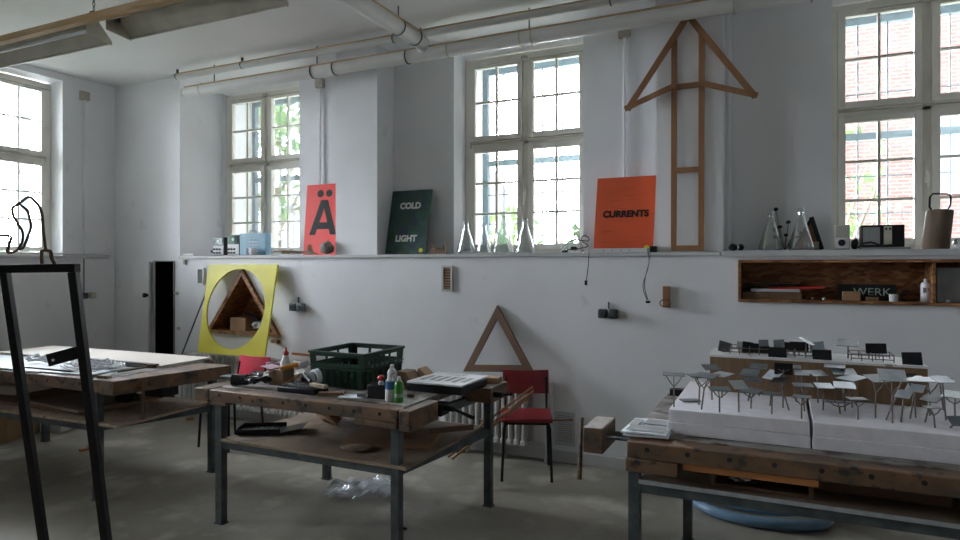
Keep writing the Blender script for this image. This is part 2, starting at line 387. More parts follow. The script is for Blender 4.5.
cb = MB(); x0,x1,y0,y1,z0,z1 = DX0-.25,DX1+.05,Y0+.035,Y0+.6,.02,1.72
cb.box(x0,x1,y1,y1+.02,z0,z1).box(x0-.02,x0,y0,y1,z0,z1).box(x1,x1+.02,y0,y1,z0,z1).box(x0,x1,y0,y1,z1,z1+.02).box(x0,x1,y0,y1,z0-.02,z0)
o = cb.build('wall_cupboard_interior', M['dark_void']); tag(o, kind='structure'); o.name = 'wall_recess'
# ================================================================ radiators
def radiator(x0, n, pitch, y, z0, z1, label):
    t = thing('radiator', (x0+n*pitch/2, y, 0), label, 'radiator', 'column radiators on the back wall')
    sec = MB(); sec.cyl((x0,y-.03,z0+.03),(x0,y-.03,z1-.03),.02,n=10).cyl((x0,y+.03,z0+.03),(x0,y+.03,z1-.03),.02,n=10)
    sec.obox((x0,y,z1-.03),(.052,.12,.05)).obox((x0,y,z0+.03),(.052,.12,.05))
    s0 = sec.build('radiator_section', M['rad'], t, bev=.012)
    for k in range(1, n):
        c = s0.copy(); C.objects.link(c); c.location.x = k*pitch
    p = MB(); xe = x0+n*pitch
    p.tube([(xe-.04,y,z0+.03),(xe+.10,y,z0+.03),(xe+.12,y,z0),(xe+.12,y,.001)],.012,8).build('radiator_pipe', M['rad'], t)
    MB().tube([(x0-.03,y,z1-.03),(x0-.09,y,z1-.03),(x0-.10,y,z1-.1),(x0-.10,y,.001)],.012,8).build('radiator_pipe', M['rad'], t)
    for xx in (x0+.2, xe-.25): MB().box(xx-.012,xx+.012,y-.04,y+.04,0,z0+.01).build('radiator_foot', M['rad'], t)
radiator(-5.95, 27, .062, 5.10, .12, .69, 'pale grey column radiator under the yellow board with the round hole')
radiator(-2.70, 13, .062, 5.10, .12, .68, 'pale grey column radiator behind the red vinyl chair')
radiator(-.20, 12, .062, 5.10, .16, .50, 'low pale grey radiator behind the bench carrying the white foam blocks')
t = thing('radiator', (-7.18, 3.9, 0), 'pale grey radiator below the window of the side wall', 'radiator')
s = MB(); s.cyl((-7.21,3.15,.15),(-7.21,3.15,.66),.02,n=8).cyl((-7.15,3.15,.15),(-7.15,3.15,.66),.02,n=8).obox((-7.18,3.15,.66),(.12,.052,.05)).obox((-7.18,3.15,.14),(.12,.052,.05))
s0 = s.build('radiator_section', M['rad'], t, bev=.01)
for k in range(1, 24):
    c = s0.copy(); C.objects.link(c); c.location.y = k*.062
for yy in (3.4,4.3): MB().box(-7.22,-7.14,yy,yy+.03,0,.12).build('radiator_foot', M['rad'], t)
# panel behind the middle radiator, and wall vents
tag(MB().box(-1.90,-1.74,Y0-.05,Y0-.002,.09,.66).build('wall_cover_panel', M['wall'], bev=.003), kind='structure').name = 'trim_4'
def vent(x0,x1,z0,z1,n,label,vert=False,fr=M['sill'],sl=M['grey']):
    t = thing('wall_vent', ((x0+x1)/2, Y0-.002, z0), label, 'vent')
    f = MB(); b = .018; y0, y1 = Y0-.018, Y0-.002
    f.box(x0,x0+b,y0,y1,z0,z1).box(x1-b,x1,y0,y1,z0,z1).box(x0+b,x1-b,y0,y1,z0,z0+b).box(x0+b,x1-b,y0,y1,z1-b,z1)
    f.build('vent_frame', fr, t)
    MB().box(x0+b,x1-b,Y0-.005,Y0-.002,z0+b,z1-b).build('vent_backing', M['switch'] if n < 12 else M['grey'], t)
    s = MB()
    for k in range(n):
        z = z0+b+(z1-z0-2*b)*(k+.5)/n; h = (z1-z0-2*b)/n*.28
        s.box(x0+b,x1-b,Y0-.013,Y0-.006,z-h,z+h)
    s.build('vent_slat', sl, t)
vent(-2.80,-2.69,1.41,1.645,8,'small framed ventilation grille just below the sill under the window with flasks',sl=M['card'])
vent(-5.905,-5.80,1.43,1.62,7,'narrow louvred vent beside the upper corner of the yellow board',fr=M['wall'])
vent(-1.715,-1.545,.14,.42,14,'low louvred wall vent near the floor beside the red chair',fr=M['sill'],sl=M['sill'])
# ================================================================ triangular osb niche
t = thing('triangular_niche_shelf', (TA[0], Y0-.01, TR_[1]), 'triangular chipboard-lined wall niche seen through the round hole of the yellow board', 'shelf')
yf, yb = Y0-.035, Y0+.30
def tri_in(A,B,Cc,th):
    # inner triangle offset by th
    cx=(A[0]+B[0]+Cc[0])/3; cz=(A[1]+B[1]+Cc[1])/3; r = .205; k = (r-th)/r
    return [(cx+(p[0]-cx)*k, cz+(p[1]-cz)*k) for p in (A,B,Cc)]
pts = [TA, TL_, TR_]; eps = [(TA[0],TA[1]-.012),(TL_[0]+.012,TL_[1]+.005),(TR_[0]-.012,TR_[1]+.005)]
inn = tri_in(*eps, .032)
for i, nm in ((0,'side_board'),(1,'base_board'),(2,'side_board')):
    j = (i+1)%3
    MB().prism([(eps[i][0],yf,eps[i][1]),(eps[j][0],yf,eps[j][1]),(inn[j][0],yf,inn[j][1]),(inn[i][0],yf,inn[i][1])],(0,yb-yf,0)).build(nm, M['osb'], t, smooth=False)
MB().prism([(p[0],yb,p[1]) for p in eps],(0,.012,0)).build('back_board', M['osb'], t, smooth=False)
zb = inn[1][1]+.001
x = -5.30
b = thing('cardboard_box', (x, Y0+.08, zb), 'small brown cardboard box inside the triangular wall niche', 'box')
MB().box(x-.12,x+.10,Y0+.0,Y0+.16,zb,zb+.13).build('box_body', M['card'], b, bev=.002)
MB().obox((x-.01,Y0+.08,zb+.134),(.22,.155,.005)).build('box_flap', M['card'], b)
MB().blob((x+.24,Y0+.09,zb+.055),(.22,.16,.11),.35,2.4,3,flat=.9,seed=3).build('folded_cloth', M['grey'], label='dark grey crumpled cloth bundle inside the triangular niche', cat='cloth')
MB().obox((x+.14,Y0+.06,zb+.16),(.17,.05,.02),(.0,.35,.3)).obox((x+.21,Y0+.06,zb+.125),(.05,.06,.05),(.2,.35,.3)).build('tape_dispenser', M['black_plastic'], label='black handheld tape dispenser lying on the bundle in the niche', cat='tool')
# ================================================================ yellow board with a round hole
yb0 = (-5.60+.465, 4.975, .715)
t = thing('yellow_panel', (-5.17, 4.98, .69), 'yellow square board with a large round hole leaning against the wall', 'panel')
W, H_ = .935, .955; lean = math.asin(.17/.955); c_ = []
def YP(u, v):  # u across, v up
    return Vector((-5.645+u, 4.975+math.sin(lean)*v, .712+math.cos(lean)*v))
outer = [YP(0,0),YP(W,0),YP(W+.015,H_),YP(.015-.04,H_)]
hole = [YP(W/2-.02+.405*math.cos(2*math.pi*k/64), H_/2+.005+.425*math.sin(2*math.pi*k/64)) for k in range(64)]
MB().holed(outer,[hole],(0,-.018,.003)).build('board', M['yellow'], t)
# thin grey rod beside it
a = G(181,357,.72); 
MB().tube([atY(182,354,4.98), atY(209,285,5.13)],.008).build('metal_rod', M['bench_metal'], label='thin grey metal rod leaning against the wall beside the yellow board', cat='rod')
# small orange-brown block right under niche corner
MB().box(-4.80,-4.72,Y0-.05,Y0-.002,.84,.87).build('wooden_block', M['osb'], label='tiny brown wooden block on the wall under the niche corner', cat='block')
MB().beam(atY(292,353.5,5.15),atY(311,355.5,5.15),.012,.024).build('wooden_stick', M['orange_wood'], label='short pale wooden stick at the wall behind the green crate', cat='stick')
# ================================================================ wall switches
def double_switch(p, label, m, sz=.085):
    t = thing('wall_switch', p, label, 'switch')
    for k in (-1,1):
        q = Vector(p)+Vector((k*sz*.55,-.03,0)); b = MB().obox(q,(sz,.055,sz*.95)).build('switch_box', m, t, bev=.014)
        MB().cyl(q+Vector((0,-.027,0)),q+Vector((0,-.04,0)),.02).build('switch_knob', M['switch'], b)
    MB().tube([Vector(p)+Vector((0,-.01,sz*.45)),Vector(p)+Vector((0,-.012,sz*1.2))],.007,6).build('switch_cable', M['switch'], t)
double_switch(atY(609,313.5,Y0), 'black twin surface socket on the wall below the orange-red poster', M['switch'], .078)
double_switch(atY(299,307,Y0), 'grey-blue twin surface socket beside the yellow board', M['socket_blue'])
t = thing('wall_switch', (XL, 4.80, 1.30), 'dark twin switch on the side wall at the foot of the conduit', 'switch')
for k in (0,1): MB().box(XL+.001,XL+.05,4.76+.1*k,4.83+.1*k,1.26,1.33).build('switch_box', M['switch' if k==0 else 'beige'], t, bev=.01)
MB().tube([(XL+.012,4.80,1.33),(XL+.012,4.80,1.72)],.007,6).build('switch_cable', M['grey'], t)
p = atY(667,297,Y0)
t = thing('wall_block', p, 'small brown wooden block with a wire loop fixed to the wall under the arrow', 'bracket')
MB().box(p.x-.026,p.x+.026,Y0-.045,Y0-.002,p.z-.08,p.z+.085).build('block', M['wood'], t, bev=.003)
MB().tube([p+Vector((.04*math.cos(a)-.005,-.06,-.045+.028*math.sin(a))) for a in [k*.5 for k in range(14)]],.004,6).build('wire_loop', M['rust'], t)
for i,(px,py) in enumerate(((449,281),(684,274))):
    pass
# ================================================================ long osb shelf in the wall
t = thing('wall_shelf', (1.0, Y0, OZ0), 'long low chipboard shelf box set into the wall under the tall window', 'shelf')
e = .004; th = .018; y0, y1 = Y0-.03, Y0+.26
def bx(nm, *a): return MB().box(*a).build(nm, M['osb'], t, smooth=False)
bx('shelf_top', OX0+e,OX1-e,y0,y1,OZ1-e-th,OZ1-e); bx('shelf_bottom', OX0+e,OX1-e,y0,y1,OZ0+e,OZ0+e+th)
bx('shelf_side', OX0+e,OX0+e+th,y0,y1,OZ0+e+th,OZ1-e-th); bx('shelf_side', OX1-e-th,OX1-e,y0,y1,OZ0+e+th,OZ1-e-th)
bx('shelf_divider', .925,.943,y0+.01,y1,OZ0+e+th,OZ1-e-th); bx('shelf_back', OX0+e,OX1-e,y1+.001,y1+.012,OZ0+e,OZ1-e)
zs = OZ0+e+th+.001
def onS(px, dy=.08): return atY(px, 297, Y0+dy)
# contents
x0 = -.255
MB().box(x0,x0+.40,Y0+.03,Y0+.22,zs,zs+.05).build('flat_cardboard_box', M['card_dark'], label='flat brown box lying at the end of the long wall shelf', cat='box', bev=.002)
MB().obox((x0+.22,Y0+.12,zs+.064),(.33,.17,.02),(0,0,.05)).build('paper_pad', M['paper'], label='pad of pale paper on the flat box in the wall shelf', cat='paper')
MB().obox((x0+.37,Y0+.11,zs+.084),(.36,.15,.012),(0,-.04,-.08)).build('red_folder', M['red_cap'], label='dark red folder lying on the paper pad in the wall shelf', cat='folder')
MB().obox((x0+.20,Y0+.12,zs+.108),(.38,.17,.010),(0,.0,.03)).build('dark_folder', M['black'], label='dark folder on top of the papers in the wall shelf', cat='folder')
p0, p1 = onS(837), onS(896)
t = thing('lettered_sign', ((p0.x+p1.x)/2, Y0+.10, zs), 'black sign with pale WERK lettering standing in the wall shelf', 'sign')
MB().box(p0.x,p1.x,Y0+.09,Y0+.11,zs,zs+.115).build('sign_board', M['black'], t, bev=.001)
text('sign_lettering','WERK',M['light_ink'],t,(p0.x+.66*(p1.x-p0.x)-.02,Y0+.0885,zs+.06),.075,bold=0,sx=1.1)
MB().box(p0.x+.03,p0.x+.14,Y0+.02,Y0+.07,zs,zs+.065).build('wooden_block', M['card'], label='pale brown wooden block before the black lettered sign', cat='block', bev=.002)
MB().box(p0.x+.17,p0.x+.25,Y0+.03,Y0+.06,zs,zs+.03).build('wooden_block', M['card_dark'], label='low brown scrap block under the letters of the shelf sign', cat='block')
MB().lathe((p0.x+.34,Y0+.04,zs),[(.026,0),(.03,.05),(.027,.05),(.022,.004)],18).build('small_cup', M['clear_white'], label='small pale cup below the final letter of the shelf sign', cat='cup')
q = onS(906)
MB().tube([q+Vector((.03*math.cos(a),0,0))+Vector((0,0,zs-q.z+.04+.035*math.sin(a))) for a in [.9+k*.35 for k in range(12)]],.006,8).build('cable_loop', M['black'], label='small black cable loop beside the spray can in the shelf', cat='cable')
q = onS(926)
t = thing('spray_can', (q.x, Y0+.08, zs), 'white spray can standing in the long wall shelf', 'spray can')
MB().lathe((q.x,Y0+.08,zs),[(.03,0),(.032,.004),(.032,.115),(.026,.13),(.014,.135)],24).build('can_body', M['white'], t)
MB().lathe((q.x,Y0+.08,zs+.136),[(.014,0),(.014,.018),(.008,.024)],16).build('can_nozzle', M['clear_white'], t)
MB().obox((q.x-.012,Y0+.0485,zs+.08),(.02,.001,.035)).obox((q.x+.010,Y0+.0485,zs+.085),(.014,.001,.02)).build('can_print', M['ink'], t)
MB().box(.96,1.30,Y0+.05,Y0+.20,zs,zs+.235).build('grey_case', M['grey'], label='plain grey case in the bay past the shelf divider', cat='case', bev=.004)
for i,(px,c,l) in enumerate(((824,'clear_white','tiny white knob on the shelf between paper pad and sign'),(948,'clear_white','tiny white knob in front of the grey case in the shelf'),(813,'rust','tiny brown nut on the shelf beside the papers'))):
    q = onS(px,.0 if i!=1 else .02); MB().lathe((q.x,q.y,zs),[(.010,0),(.014,.008),(.010,.018),(.002,.022)],12).build('small_stopper', M[c], label=l, cat='bumper')
# ================================================================ pipes
t = thing('heating_pipe', (-2.0, 5.0, 3.53), 'thick white insulated pipe running along the window wall under the ceiling', 'pipe')
MB().cyl((-5.86,5.0,3.53),(XR-.01,5.0,3.555),.062,n=24).build('pipe_run', M['pipe'], t)
MB().cyl((-5.84,4.957,3.573),(XR-.02,4.957,3.598),.011,n=8).build('dust_layer', M['tan'], t)
MB().cyl((-5.91,5.0,3.53),(-5.86,5.0,3.53),.04,n=16).build('pipe_end', M['lamp'], t)
for x in (-5.62,-4.12,-3.86,-3.05,-2.63,-1.95,-1.85,-.30,.2):
    MB().cyl((x-.006,5.0,3.535),(x+.006,5.0,3.535),.0675,n=24).build('pipe_band', M['steel' if x < -2.9 and x > -5 else 'lamp'], t)
for x in (-5.5,-4.12,-2.95,-1.9,.2):
    MB().cyl((x,5.048,3.58),(x,5.048,ZC-.001),.006,n=6).build('pipe_hanger', M['steel'], t)
t = thing('branch_pipe', (-2.87, 3, 3.62), 'thick white insulated pipe coming from mid-room and bending down into the wall pipe', 'pipe')
pts = [(-2.87,YF+.02,3.625),(-2.87,4.80,3.625),(-2.87,4.90,3.622),(-2.87,4.965,3.60),(-2.87,4.99,3.555)]
MB().tube(pts,.066,20).build('pipe_run', M['pipe'], t)
MB().cyl((-2.822,YF+.1,3.672),(-2.822,4.85,3.672),.011,n=8).build('dust_layer', M['tan'], t)
for y in (4.55,4.82): MB().cyl((-2.87,y-.006,3.625),(-2.87,y+.006,3.625),.0715,n=24).build('pipe_band', M['steel'], t)
MB().cyl((-2.87,4.55,3.69),(-2.87,4.55,ZC),.006,n=6).build('pipe_hanger', M['steel'], t)
t = thing('slim_ceiling_pipe', (-2.0, 5.0, 3.72), 'thinner white pipe tight under the ceiling above the thick wall pipe', 'pipe')
MB().cyl((-6.05,5.0,3.715),(XR-.01,5.0,3.725),.034,n=18).build('pipe_run', M['pipe'], t)
MB().cyl((-6.0,4.974,3.742),(XR-.02,4.974,3.752),.008,n=8).build('dust_layer', M['tan'], t)
for x in (-6.0,-5.05,-3.2,-1.2): MB().cyl((x-.005,5.0,3.72),(x+.005,5.0,3.72),.039,n=18).box(x-.008,x+.008,4.99,5.01,3.757,ZC-.001).build('pipe_clip', M['steel'], t)
# conduits
def conduit(p, z0, z1, label, dx=0, w='y'):
    t = thing('conduit', (p[0],p[1],z0), label, 'conduit')
    MB().cyl((p[0],p[1],z0),(p[0],p[1],z1),.011,n=10).build('tube', M['wall'], t)
    s = (.10,.05,.10) if w == 'y' else (.05,.10,.10)
    MB().obox((p[0],p[1],z1+.05),s).build('junction_box', M['lamp'], t, bev=.006)
    return t
conduit((-4.47,YM-.026,0), 1.77, 3.55, 'thin vertical conduit with junction box above the coral-red letter poster')
conduit((-1.21,YM-.026,0), 1.77, 3.60, 'thin vertical conduit with junction box above the orange-red poster')
conduit((XL+.026,4.80,0), 1.77, 3.55, 'thin vertical conduit with junction box on the side wall near the corner', w='x')
MB().cyl((-.375,YM-.03,1.76),(-.375,YM-.03,3.79),.025,n=14).build('riser_pipe', M['wall'], label='white vertical riser pipe in the corner of the pilaster behind the arrow', cat='pipe')
MB().tube([(XL+.03,3.3,1.775),(XL+.03,5.1,1.775)],.011,8).build('sill_pipe', M['pipe'], label='thin white pipe lying along the sill of the side wall', cat='pipe')
# ================================================================ hanging lamps
t = thing('lamp_rail', (-3.5, 3.05, 3.45), 'yellow-brown lighting rail hung from the ceiling with two lamp troughs', 'lamp rail')
MB().box(-7.0,-.4,3.02,3.08,3.425,3.475).build('rail', M['lamp_rail'], t, bev=.003)
for x in (-6.3,-4.52,-2.7,-1.0):
    h = MB().box(x-.02,x+.02,3.03,3.07,3.476,3.49).build('rail_clamp', M['steel'], t)
    ch = MB()
    for k in range(9):
        z = 3.50+k*.034; M_ = Matrix.Translation((x,3.05,z+.012)) @ Matrix.Rotation(R(90*(k%2)),4,'Z')
        ch.tube([M_ @ Vector((.008*math.cos(a),0,.02*math.sin(a))) for a in [j*math.pi/4 for j in range(8)]],.003,5,closed=True)
    ch.build('chain', M['steel'], h)
def lamp(x0, x1, label, tube):
    t = thing('lamp_trough', ((x0+x1)/2, 3.16, 3.36), label, 'lamp', 'trough lamps on the ceiling rail')
    pr = [(3.085,3.42),(3.10,3.47),(3.18,3.475),(3.275,3.36)]
    s = MB(); th = .006
    for (a,b) in zip(pr[:-1],pr[1:]):
        s.prism([(x0,a[0],a[1]),(x0,b[0],b[1]),(x0,b[0],b[1]+th),(x0,a[0],a[1]+th)],(x1-x0,0,0))
    s.box(x0,x1,3.27,3.283,3.345,3.362)
    s.build('reflector', M['lamp'], t, smooth=False)
    for x in (x0-.006, x1): MB().prism([(x,3.083,3.36),(x,3.083,3.42),(x,3.10,3.478),(x,3.18,3.482),(x,3.285,3.365),(x,3.285,3.34)],(.006,0,0)).build('end_plate', M['lamp'], t, smooth=False)
    for x in (x0+.05,x1-.05): MB().box(x-.012,x+.012,3.12,3.15,3.42,3.468).build('tube_socket', M['switch'], t)
    if tube: MB().cyl((x0+.06,3.135,3.41),(x1-.06,3.135,3.41),.013).build('fluorescent_tube', M['clear_white'], t)
lamp(-6.12,-4.66,'grey lamp trough on the ceiling rail near the side window, an unlit tube inside', True)
lamp(-4.43,-2.92,'empty grey lamp trough on the ceiling rail, further from the side window', False)
# ================================================================ wooden arrow
t = thing('wooden_arrow', (-.65, 5.2, 1.757), 'tall pale wooden arrow of battens standing on the sill against the pilaster', 'arrow')
def AP(x, z): # slight lean
    return Vector((x, 5.195+(z-1.757)*.018, z))
def batten(nm, a, b, w=.044, m='wood'):
    return MB().beam(AP(*a), AP(*b), w, .022, up=(0,1,0)).build(nm, M[m], t, bev=.002)
for bm_, n_ in ((0,0),): pass
def bat(nm, a, b, w, dy=0):
    A = AP(*a); B = AP(*b); A.y += dy; B.y += dy
    dr = (B-A).normalized(); n = Vector((-dr.z,0,dr.x))*(w/2)
    return MB().prism([A-n,B-n,B+n,A+n],(0,.022,0)).build(nm, M['wood'], t, smooth=False)
bat('shaft',(-.753,1.759),(-.753,3.46),.042); bat('shaft',(-.548,1.759),(-.548,3.46),.042)
bat('head_side',(-1.115,2.90),(-.648,3.59),.045,-.023); bat('head_side',(-.165,2.90),(-.648,3.59),.045,-.0235)
bat('barb',(-1.13,2.905),(-.753,3.045),.04,-.046); bat('barb',(-.15,2.905),(-.548,3.045),.04,-.046)
bat('crossbar',(-.731,3.048),(-.57,3.048),.04); bat('crossbar',(-.731,2.39),(-.57,2.39),.04); bat('crossbar',(-.731,1.782),(-.57,1.782),.04)
# ================================================================ posters
def leaning(name, xl, xr, yb, yt, h, th, m, label, xsh=0):
    z0 = 1.751; t = thing(name, ((xl+xr)/2, yb, z0), label, 'poster')
    w = xr-xl; a = math.asin((yt-yb)/h)
    ux = Vector((1,0,0)); uz = Vector((xsh, math.sin(a), math.cos(a))).normalized(); un = ux.cross(uz).normalized()
    T = Matrix((ux, uz, un)).transposed().to_4x4(); T.translation = Vector((xl, yb, z0+.002))
    # local x across, y up, -z? un points: x cross z-ish -> towards -Y (viewer)
    b = MB().box(0,w,0,h,-th,0,T).build('board', m, t, bev=.001)
    return t, T, w, h
t,T,w,h = leaning('letter_poster', -4.62, -4.145, 5.43, 5.50, .76, .006, M['poster_coral'], 'coral-red poster with a large black umlaut letter, partly behind the pilaster')
s = MB()
def flat(pts, mb=s, T=T): 
    n=len(pts); mb.prism([T @ Vector((p[0],p[1],.001)) for p in pts], T.to_3x3() @ Vector((0,0,.0012)))
A = lambda x,y: (x*w, y*h)
flat([A(.14,.285),A(.31,.285),A(.516,.66),A(.516,.775),A(.42,.775)])
flat([A(.61,.775),A(.516,.775),A(.516,.66),A(.72,.285),A(.89,.285)])
flat([A(.34,.365),A(.69,.365),A(.64,.46),A(.39,.46)])
for cx in (.395,.635): flat([A(cx+.088*math.cos(k*math.pi/12), .868+.052*math.sin(k*math.pi/12)) for k in range(24)])
s.build('letter', M['black'], t, smooth=False)
t,T,w,h = leaning('green_poster', -3.515, -3.06, 5.33, 5.47, .65, .012, M['poster_green'], 'dark green mottled poster reading COLD LIGHT standing on the sill')
TT = lambda x,y: T @ Matrix.Translation((x*w,y*h,.0015))
text('poster_lettering','COLD',M['white_ink'],t,None,.085,M=TT(.50,.75),bold=.05)
text('poster_lettering','LIGHT',M['white_ink'],t,None,.085,M=TT(.48,.24),bold=.05)
MB().cyl(TT(.88,.06) @ Vector((0,0,0)), TT(.88,.06) @ Vector((0,0,.001)),.022).build('round_sticker', M['yellow'], t)
t,T,w,h = leaning('orange_poster', -1.415, -.925, 5.27, 5.42, .655, .015, M['poster_red'], 'orange-red poster reading CURRENTS standing on the sill beside the pilaster')
text('poster_lettering','CURRENTS',M['black'],t,None,.078,M=TT(.52,.50),bold=.05,sx=.98)
M['dark_orange'] = mat('dark_orange_ink',(.30,.035,.012),rough=.6)
for k in range(34):
    x = rnd.uniform(.06,.7); y = rnd.uniform(.08,.95); l = rnd.uniform(.05,.25)
    if .43 < y < .57: continue
    MB().box(x*w,min(.96,(x+l))*w,y*h,y*h+rnd.uniform(.001,.003),.0005,.001,T).build('printed_line', M['dark_orange'], t, smooth=False)
MB().cyl(TT(.90,.05) @ Vector((0,0,0)), TT(.90,.05) @ Vector((0,0,.001)),.026).build('round_sticker', M['yellow'], t)
q0 = atY(590,248,5.21); q1 = atY(650,247,5.21)
t = thing('power_strip', ((q0.x+q1.x)/2,5.21,1.758), 'long white power strip lying on the sill at the foot of the orange-red poster', 'power strip')
MB().box(q0.x,q1.x,5.19,5.24,1.752,1.785).build('strip_body', M['clear_white'], t, bev=.003)
s = MB()
for k in range(4): s.cyl((q0.x+.12+.07*k,5.189,1.768),(q0.x+.12+.07*k,5.1905,1.768),.006,n=8)
s.build('strip_hole', M['ink'], t)
MB().box(q1.x+.002,q1.x+.05,5.19,5.25,1.752,1.80).build('plug_adapter', M['black_plastic'], label='black plug adapter at the end of the white power strip', cat='plug')
def cable(name, pts, r, label, plug=None):
    t = thing(name, pts[0], label, 'cable')
    P = [Vector(p) for p in pts]; out = []
    for i in range(len(P)-1):
        a = P[max(i-1,0)]; b = P[i]; c = P[i+1]; d = P[min(i+2,len(P)-1)]
        for k in range(5):
            u = k/5; out.append(.5*((2*b)+(c-a)*u+(2*a-5*b+4*c-d)*u*u+(3*b-a-3*c+d)*u**3))
    out.append(P[-1])
    MB().tube(out, r, 6).build('wire', M['black'], t)
    if plug is not None:
        e = P[-1]; MB().obox(e+Vector((0,0,-.015)),plug).build('plug', M['black_plastic'], t, bev=.004)
    return t
yw = Y0-.035
cable('hanging_cable', [(atY(588,249,5.2)),atY(589,251,5.155),atY(588.5,262,yw),atY(587.5,272,yw),atY(586,281,yw)], .0035, 'x', (.02,.02,.04)).__setitem__('label','short black cable with end plug dangling over the sill between window and poster')
cable('hanging_cable', [atY(648,248,5.2),atY(648,252,5.155),atY(649,262,yw),atY(645,279,yw),atY(645,290,yw),atY(648,300,yw)], .0035, 'longer black cable hanging from the power strip in front of the wall', (.035,.02,.02))
cable('hanging_cable', [atY(650,248,5.2),atY(650,252,5.15),atY(648,268,yw-.02),atY(643,286,yw-.02),atY(647,300,yw-.02)], .003, 'second thin black cable twisting down beside the longer one', None)
cable('looped_cable', [atY(561,248,5.25),atY(566,244,5.22),atY(575,240,5.22),atY(588,241,5.2),atY(588,237,5.2),atY(583,236,5.2),atY(582,241,5.2),atY(588,246,5.19),atY(576,249,5.2),atY(565,249.5,5.2)], .004, 'tangled black cable loop on the sill between flasks and orange-red poster', (.05,.03,.02))
MB().obox(atY(574,248.3,5.21),(.05,.04,.03)).build('small_adapter', M['black_plastic'], label='small black adapter lying on the sill inside the cable loop', cat='plug', bev=.005)
# brown zigzag paper strip near green poster
q = atY(432,251,5.25)
b = MB()
pp = [(-.03,.10),(.0,.045),(.05,.055),(.10,.045),(.115,.10)]
prof = [(x,z) for x,z in [(-.035,.0),(-.03,.10),(.0,.05),(.05,.058),(.10,.05),(.115,.10),(.13,.0)]]
b.prism([(q.x+x,5.27,1.752+z) for x,z in prof],(0,.04,0)).build('wooden_cradle', M['wood_dark'], label='small dark wooden cradle on the sill beside the green poster', cat='cradle', smooth=False)
# ================================================================ flasks
def flask(x, y, h, r, label, grp, neck=.22):
    t = thing('erlenmeyer_flask', (x,y,1.758), label, 'flask', grp)
    rn = r*neck*1.25; rn = max(rn,.022); k = [(r*.93,0),(r,.012),(r*.97,.03),(rn,h*.80),(rn,h*.97),(rn*1.15,h)]
    inn = [(a-.003,b) for a,b in reversed(k)]; inn[-1] = (r*.9,.005)
    b = MB(); m=len(k)+len(inn); b.lathe((x,y,1.759), k+inn, 32)
    b.build('flask_body', M['flask'], t)
    return t
gl = 'glass flasks on the sill'
for px,py,h,r,l in ((466,5.30,.29,.085,'conical glass flask standing next to the window reveal, first of the sill row'),(484,5.52,.27,.075,'smaller conical flask set back against the window, second in the sill row'),
                  (503,5.42,.38,.105,'tallest conical glass flask, in the middle of the sill row'),(525,5.32,.30,.088,'conical glass flask below the window handle, set forward on the sill'),
                  (574,5.45,.32,.088,'conical glass flask beside the tangled cable loop on the sill')):
    q = atY(px,250,py); flask(q.x, py, h, r, l, gl)
for px,py,h,r,l in ((771,5.32,.30,.088,'clear conical flask past the wooden arrow, standing before bare wall'),(801,5.27,.31,.088,'clear conical flask before the black triangular frame on the sill')):
    q = atY(px,247,py); flask(q.x, py, h, r, l, gl)
# plant sprig, triangle frame behind the flask
q = atY(785,247,5.45)
t = thing('dried_sprig', (q.x,5.45,1.758), 'thin dark dried sprig between the two clear flasks by the wall', 'plant')
s = MB(); lf = MB()
for k in range(9):
    e = Vector((q.x+rnd.uniform(-.09,.12),5.45+rnd.uniform(-.03,.03),1.86+rnd.uniform(0,.22))); s.tube([(q.x,5.45,1.76),(q.x+(e.x-q.x)*.4,5.45,1.84),e],.0022,5)
    lf.blob(e,(.035,.02,.03),.5,3,1,seed=k)
s.build('stem', M['bark'], t); lf.build('foliage', M['black'], t)
q = atY(812,247,5.33)
t = thing('triangle_block', (q.x,5.44,1.758), 'dark-edged wooden triangle standing on the sill beside the flask', 'triangle')
x0,x1 = q.x-.12,q.x+.07; xa = q.x-.0; 
MB().prism([(x0,5.44,1.759),(x1,5.44,1.759),(xa,5.44,2.0)],(0,.012,0)).build('face', M['wood'], t, smooth=False)
MB().beam((x1,5.445,1.765),(xa,5.445,2.01),.03,.04,up=(0,1,0)).beam((x0,5.445,1.765),(xa,5.445,2.0),.02,.03,up=(0,1,0)).build('edge_strip', M['black'], t)
MB().obox((q.x-.0,5.43,1.80),(.10,.012,.05)).build('pale_label', M['lamp'], t)
for px,w_ in ((733,.04),(740,.038)):
    q = atY(px,247,5.22); MB().blob((q.x,5.22,1.758+.025),(w_*1.6,.06,.058),.25,2,2,flat=.85,seed=px).build('rubber_bumper', M['black_plastic'], label='round black rubber knob on the sill, %s the pilaster pipe' % ('closer to' if px==733 else 'further from'), cat='bumper')
# ================================================================ devices on the sill
# pale meter
x0 = atY(835,247,5.24).x; x1 = atY(850,247,5.24).x
t = thing('small_meter', ((x0+x1)/2,5.28,1.758), 'small pale two-tone meter box on the sill before the window frame', 'device')
MB().box(x0,x1,5.24,5.34,1.759,1.935).build('body', M['beige'], t, bev=.004)
MB().box(x0+.005,x1-.005,5.232,5.239,1.77,1.845).build('front_plate', M['white'], t, bev=.003)
MB().cyl(((x0+x1)/2-.005,5.231,1.808),((x0+x1)/2-.005,5.226,1.808),.024).build('dial', M['black'], t)
MB().blob((x1+.035,5.29,1.80),(.05,.06,.085),.3,2,2,flat=.9).build('black_pouch', M['black'], label='black soft pouch squeezed beside the pale meter box', cat='pouch')
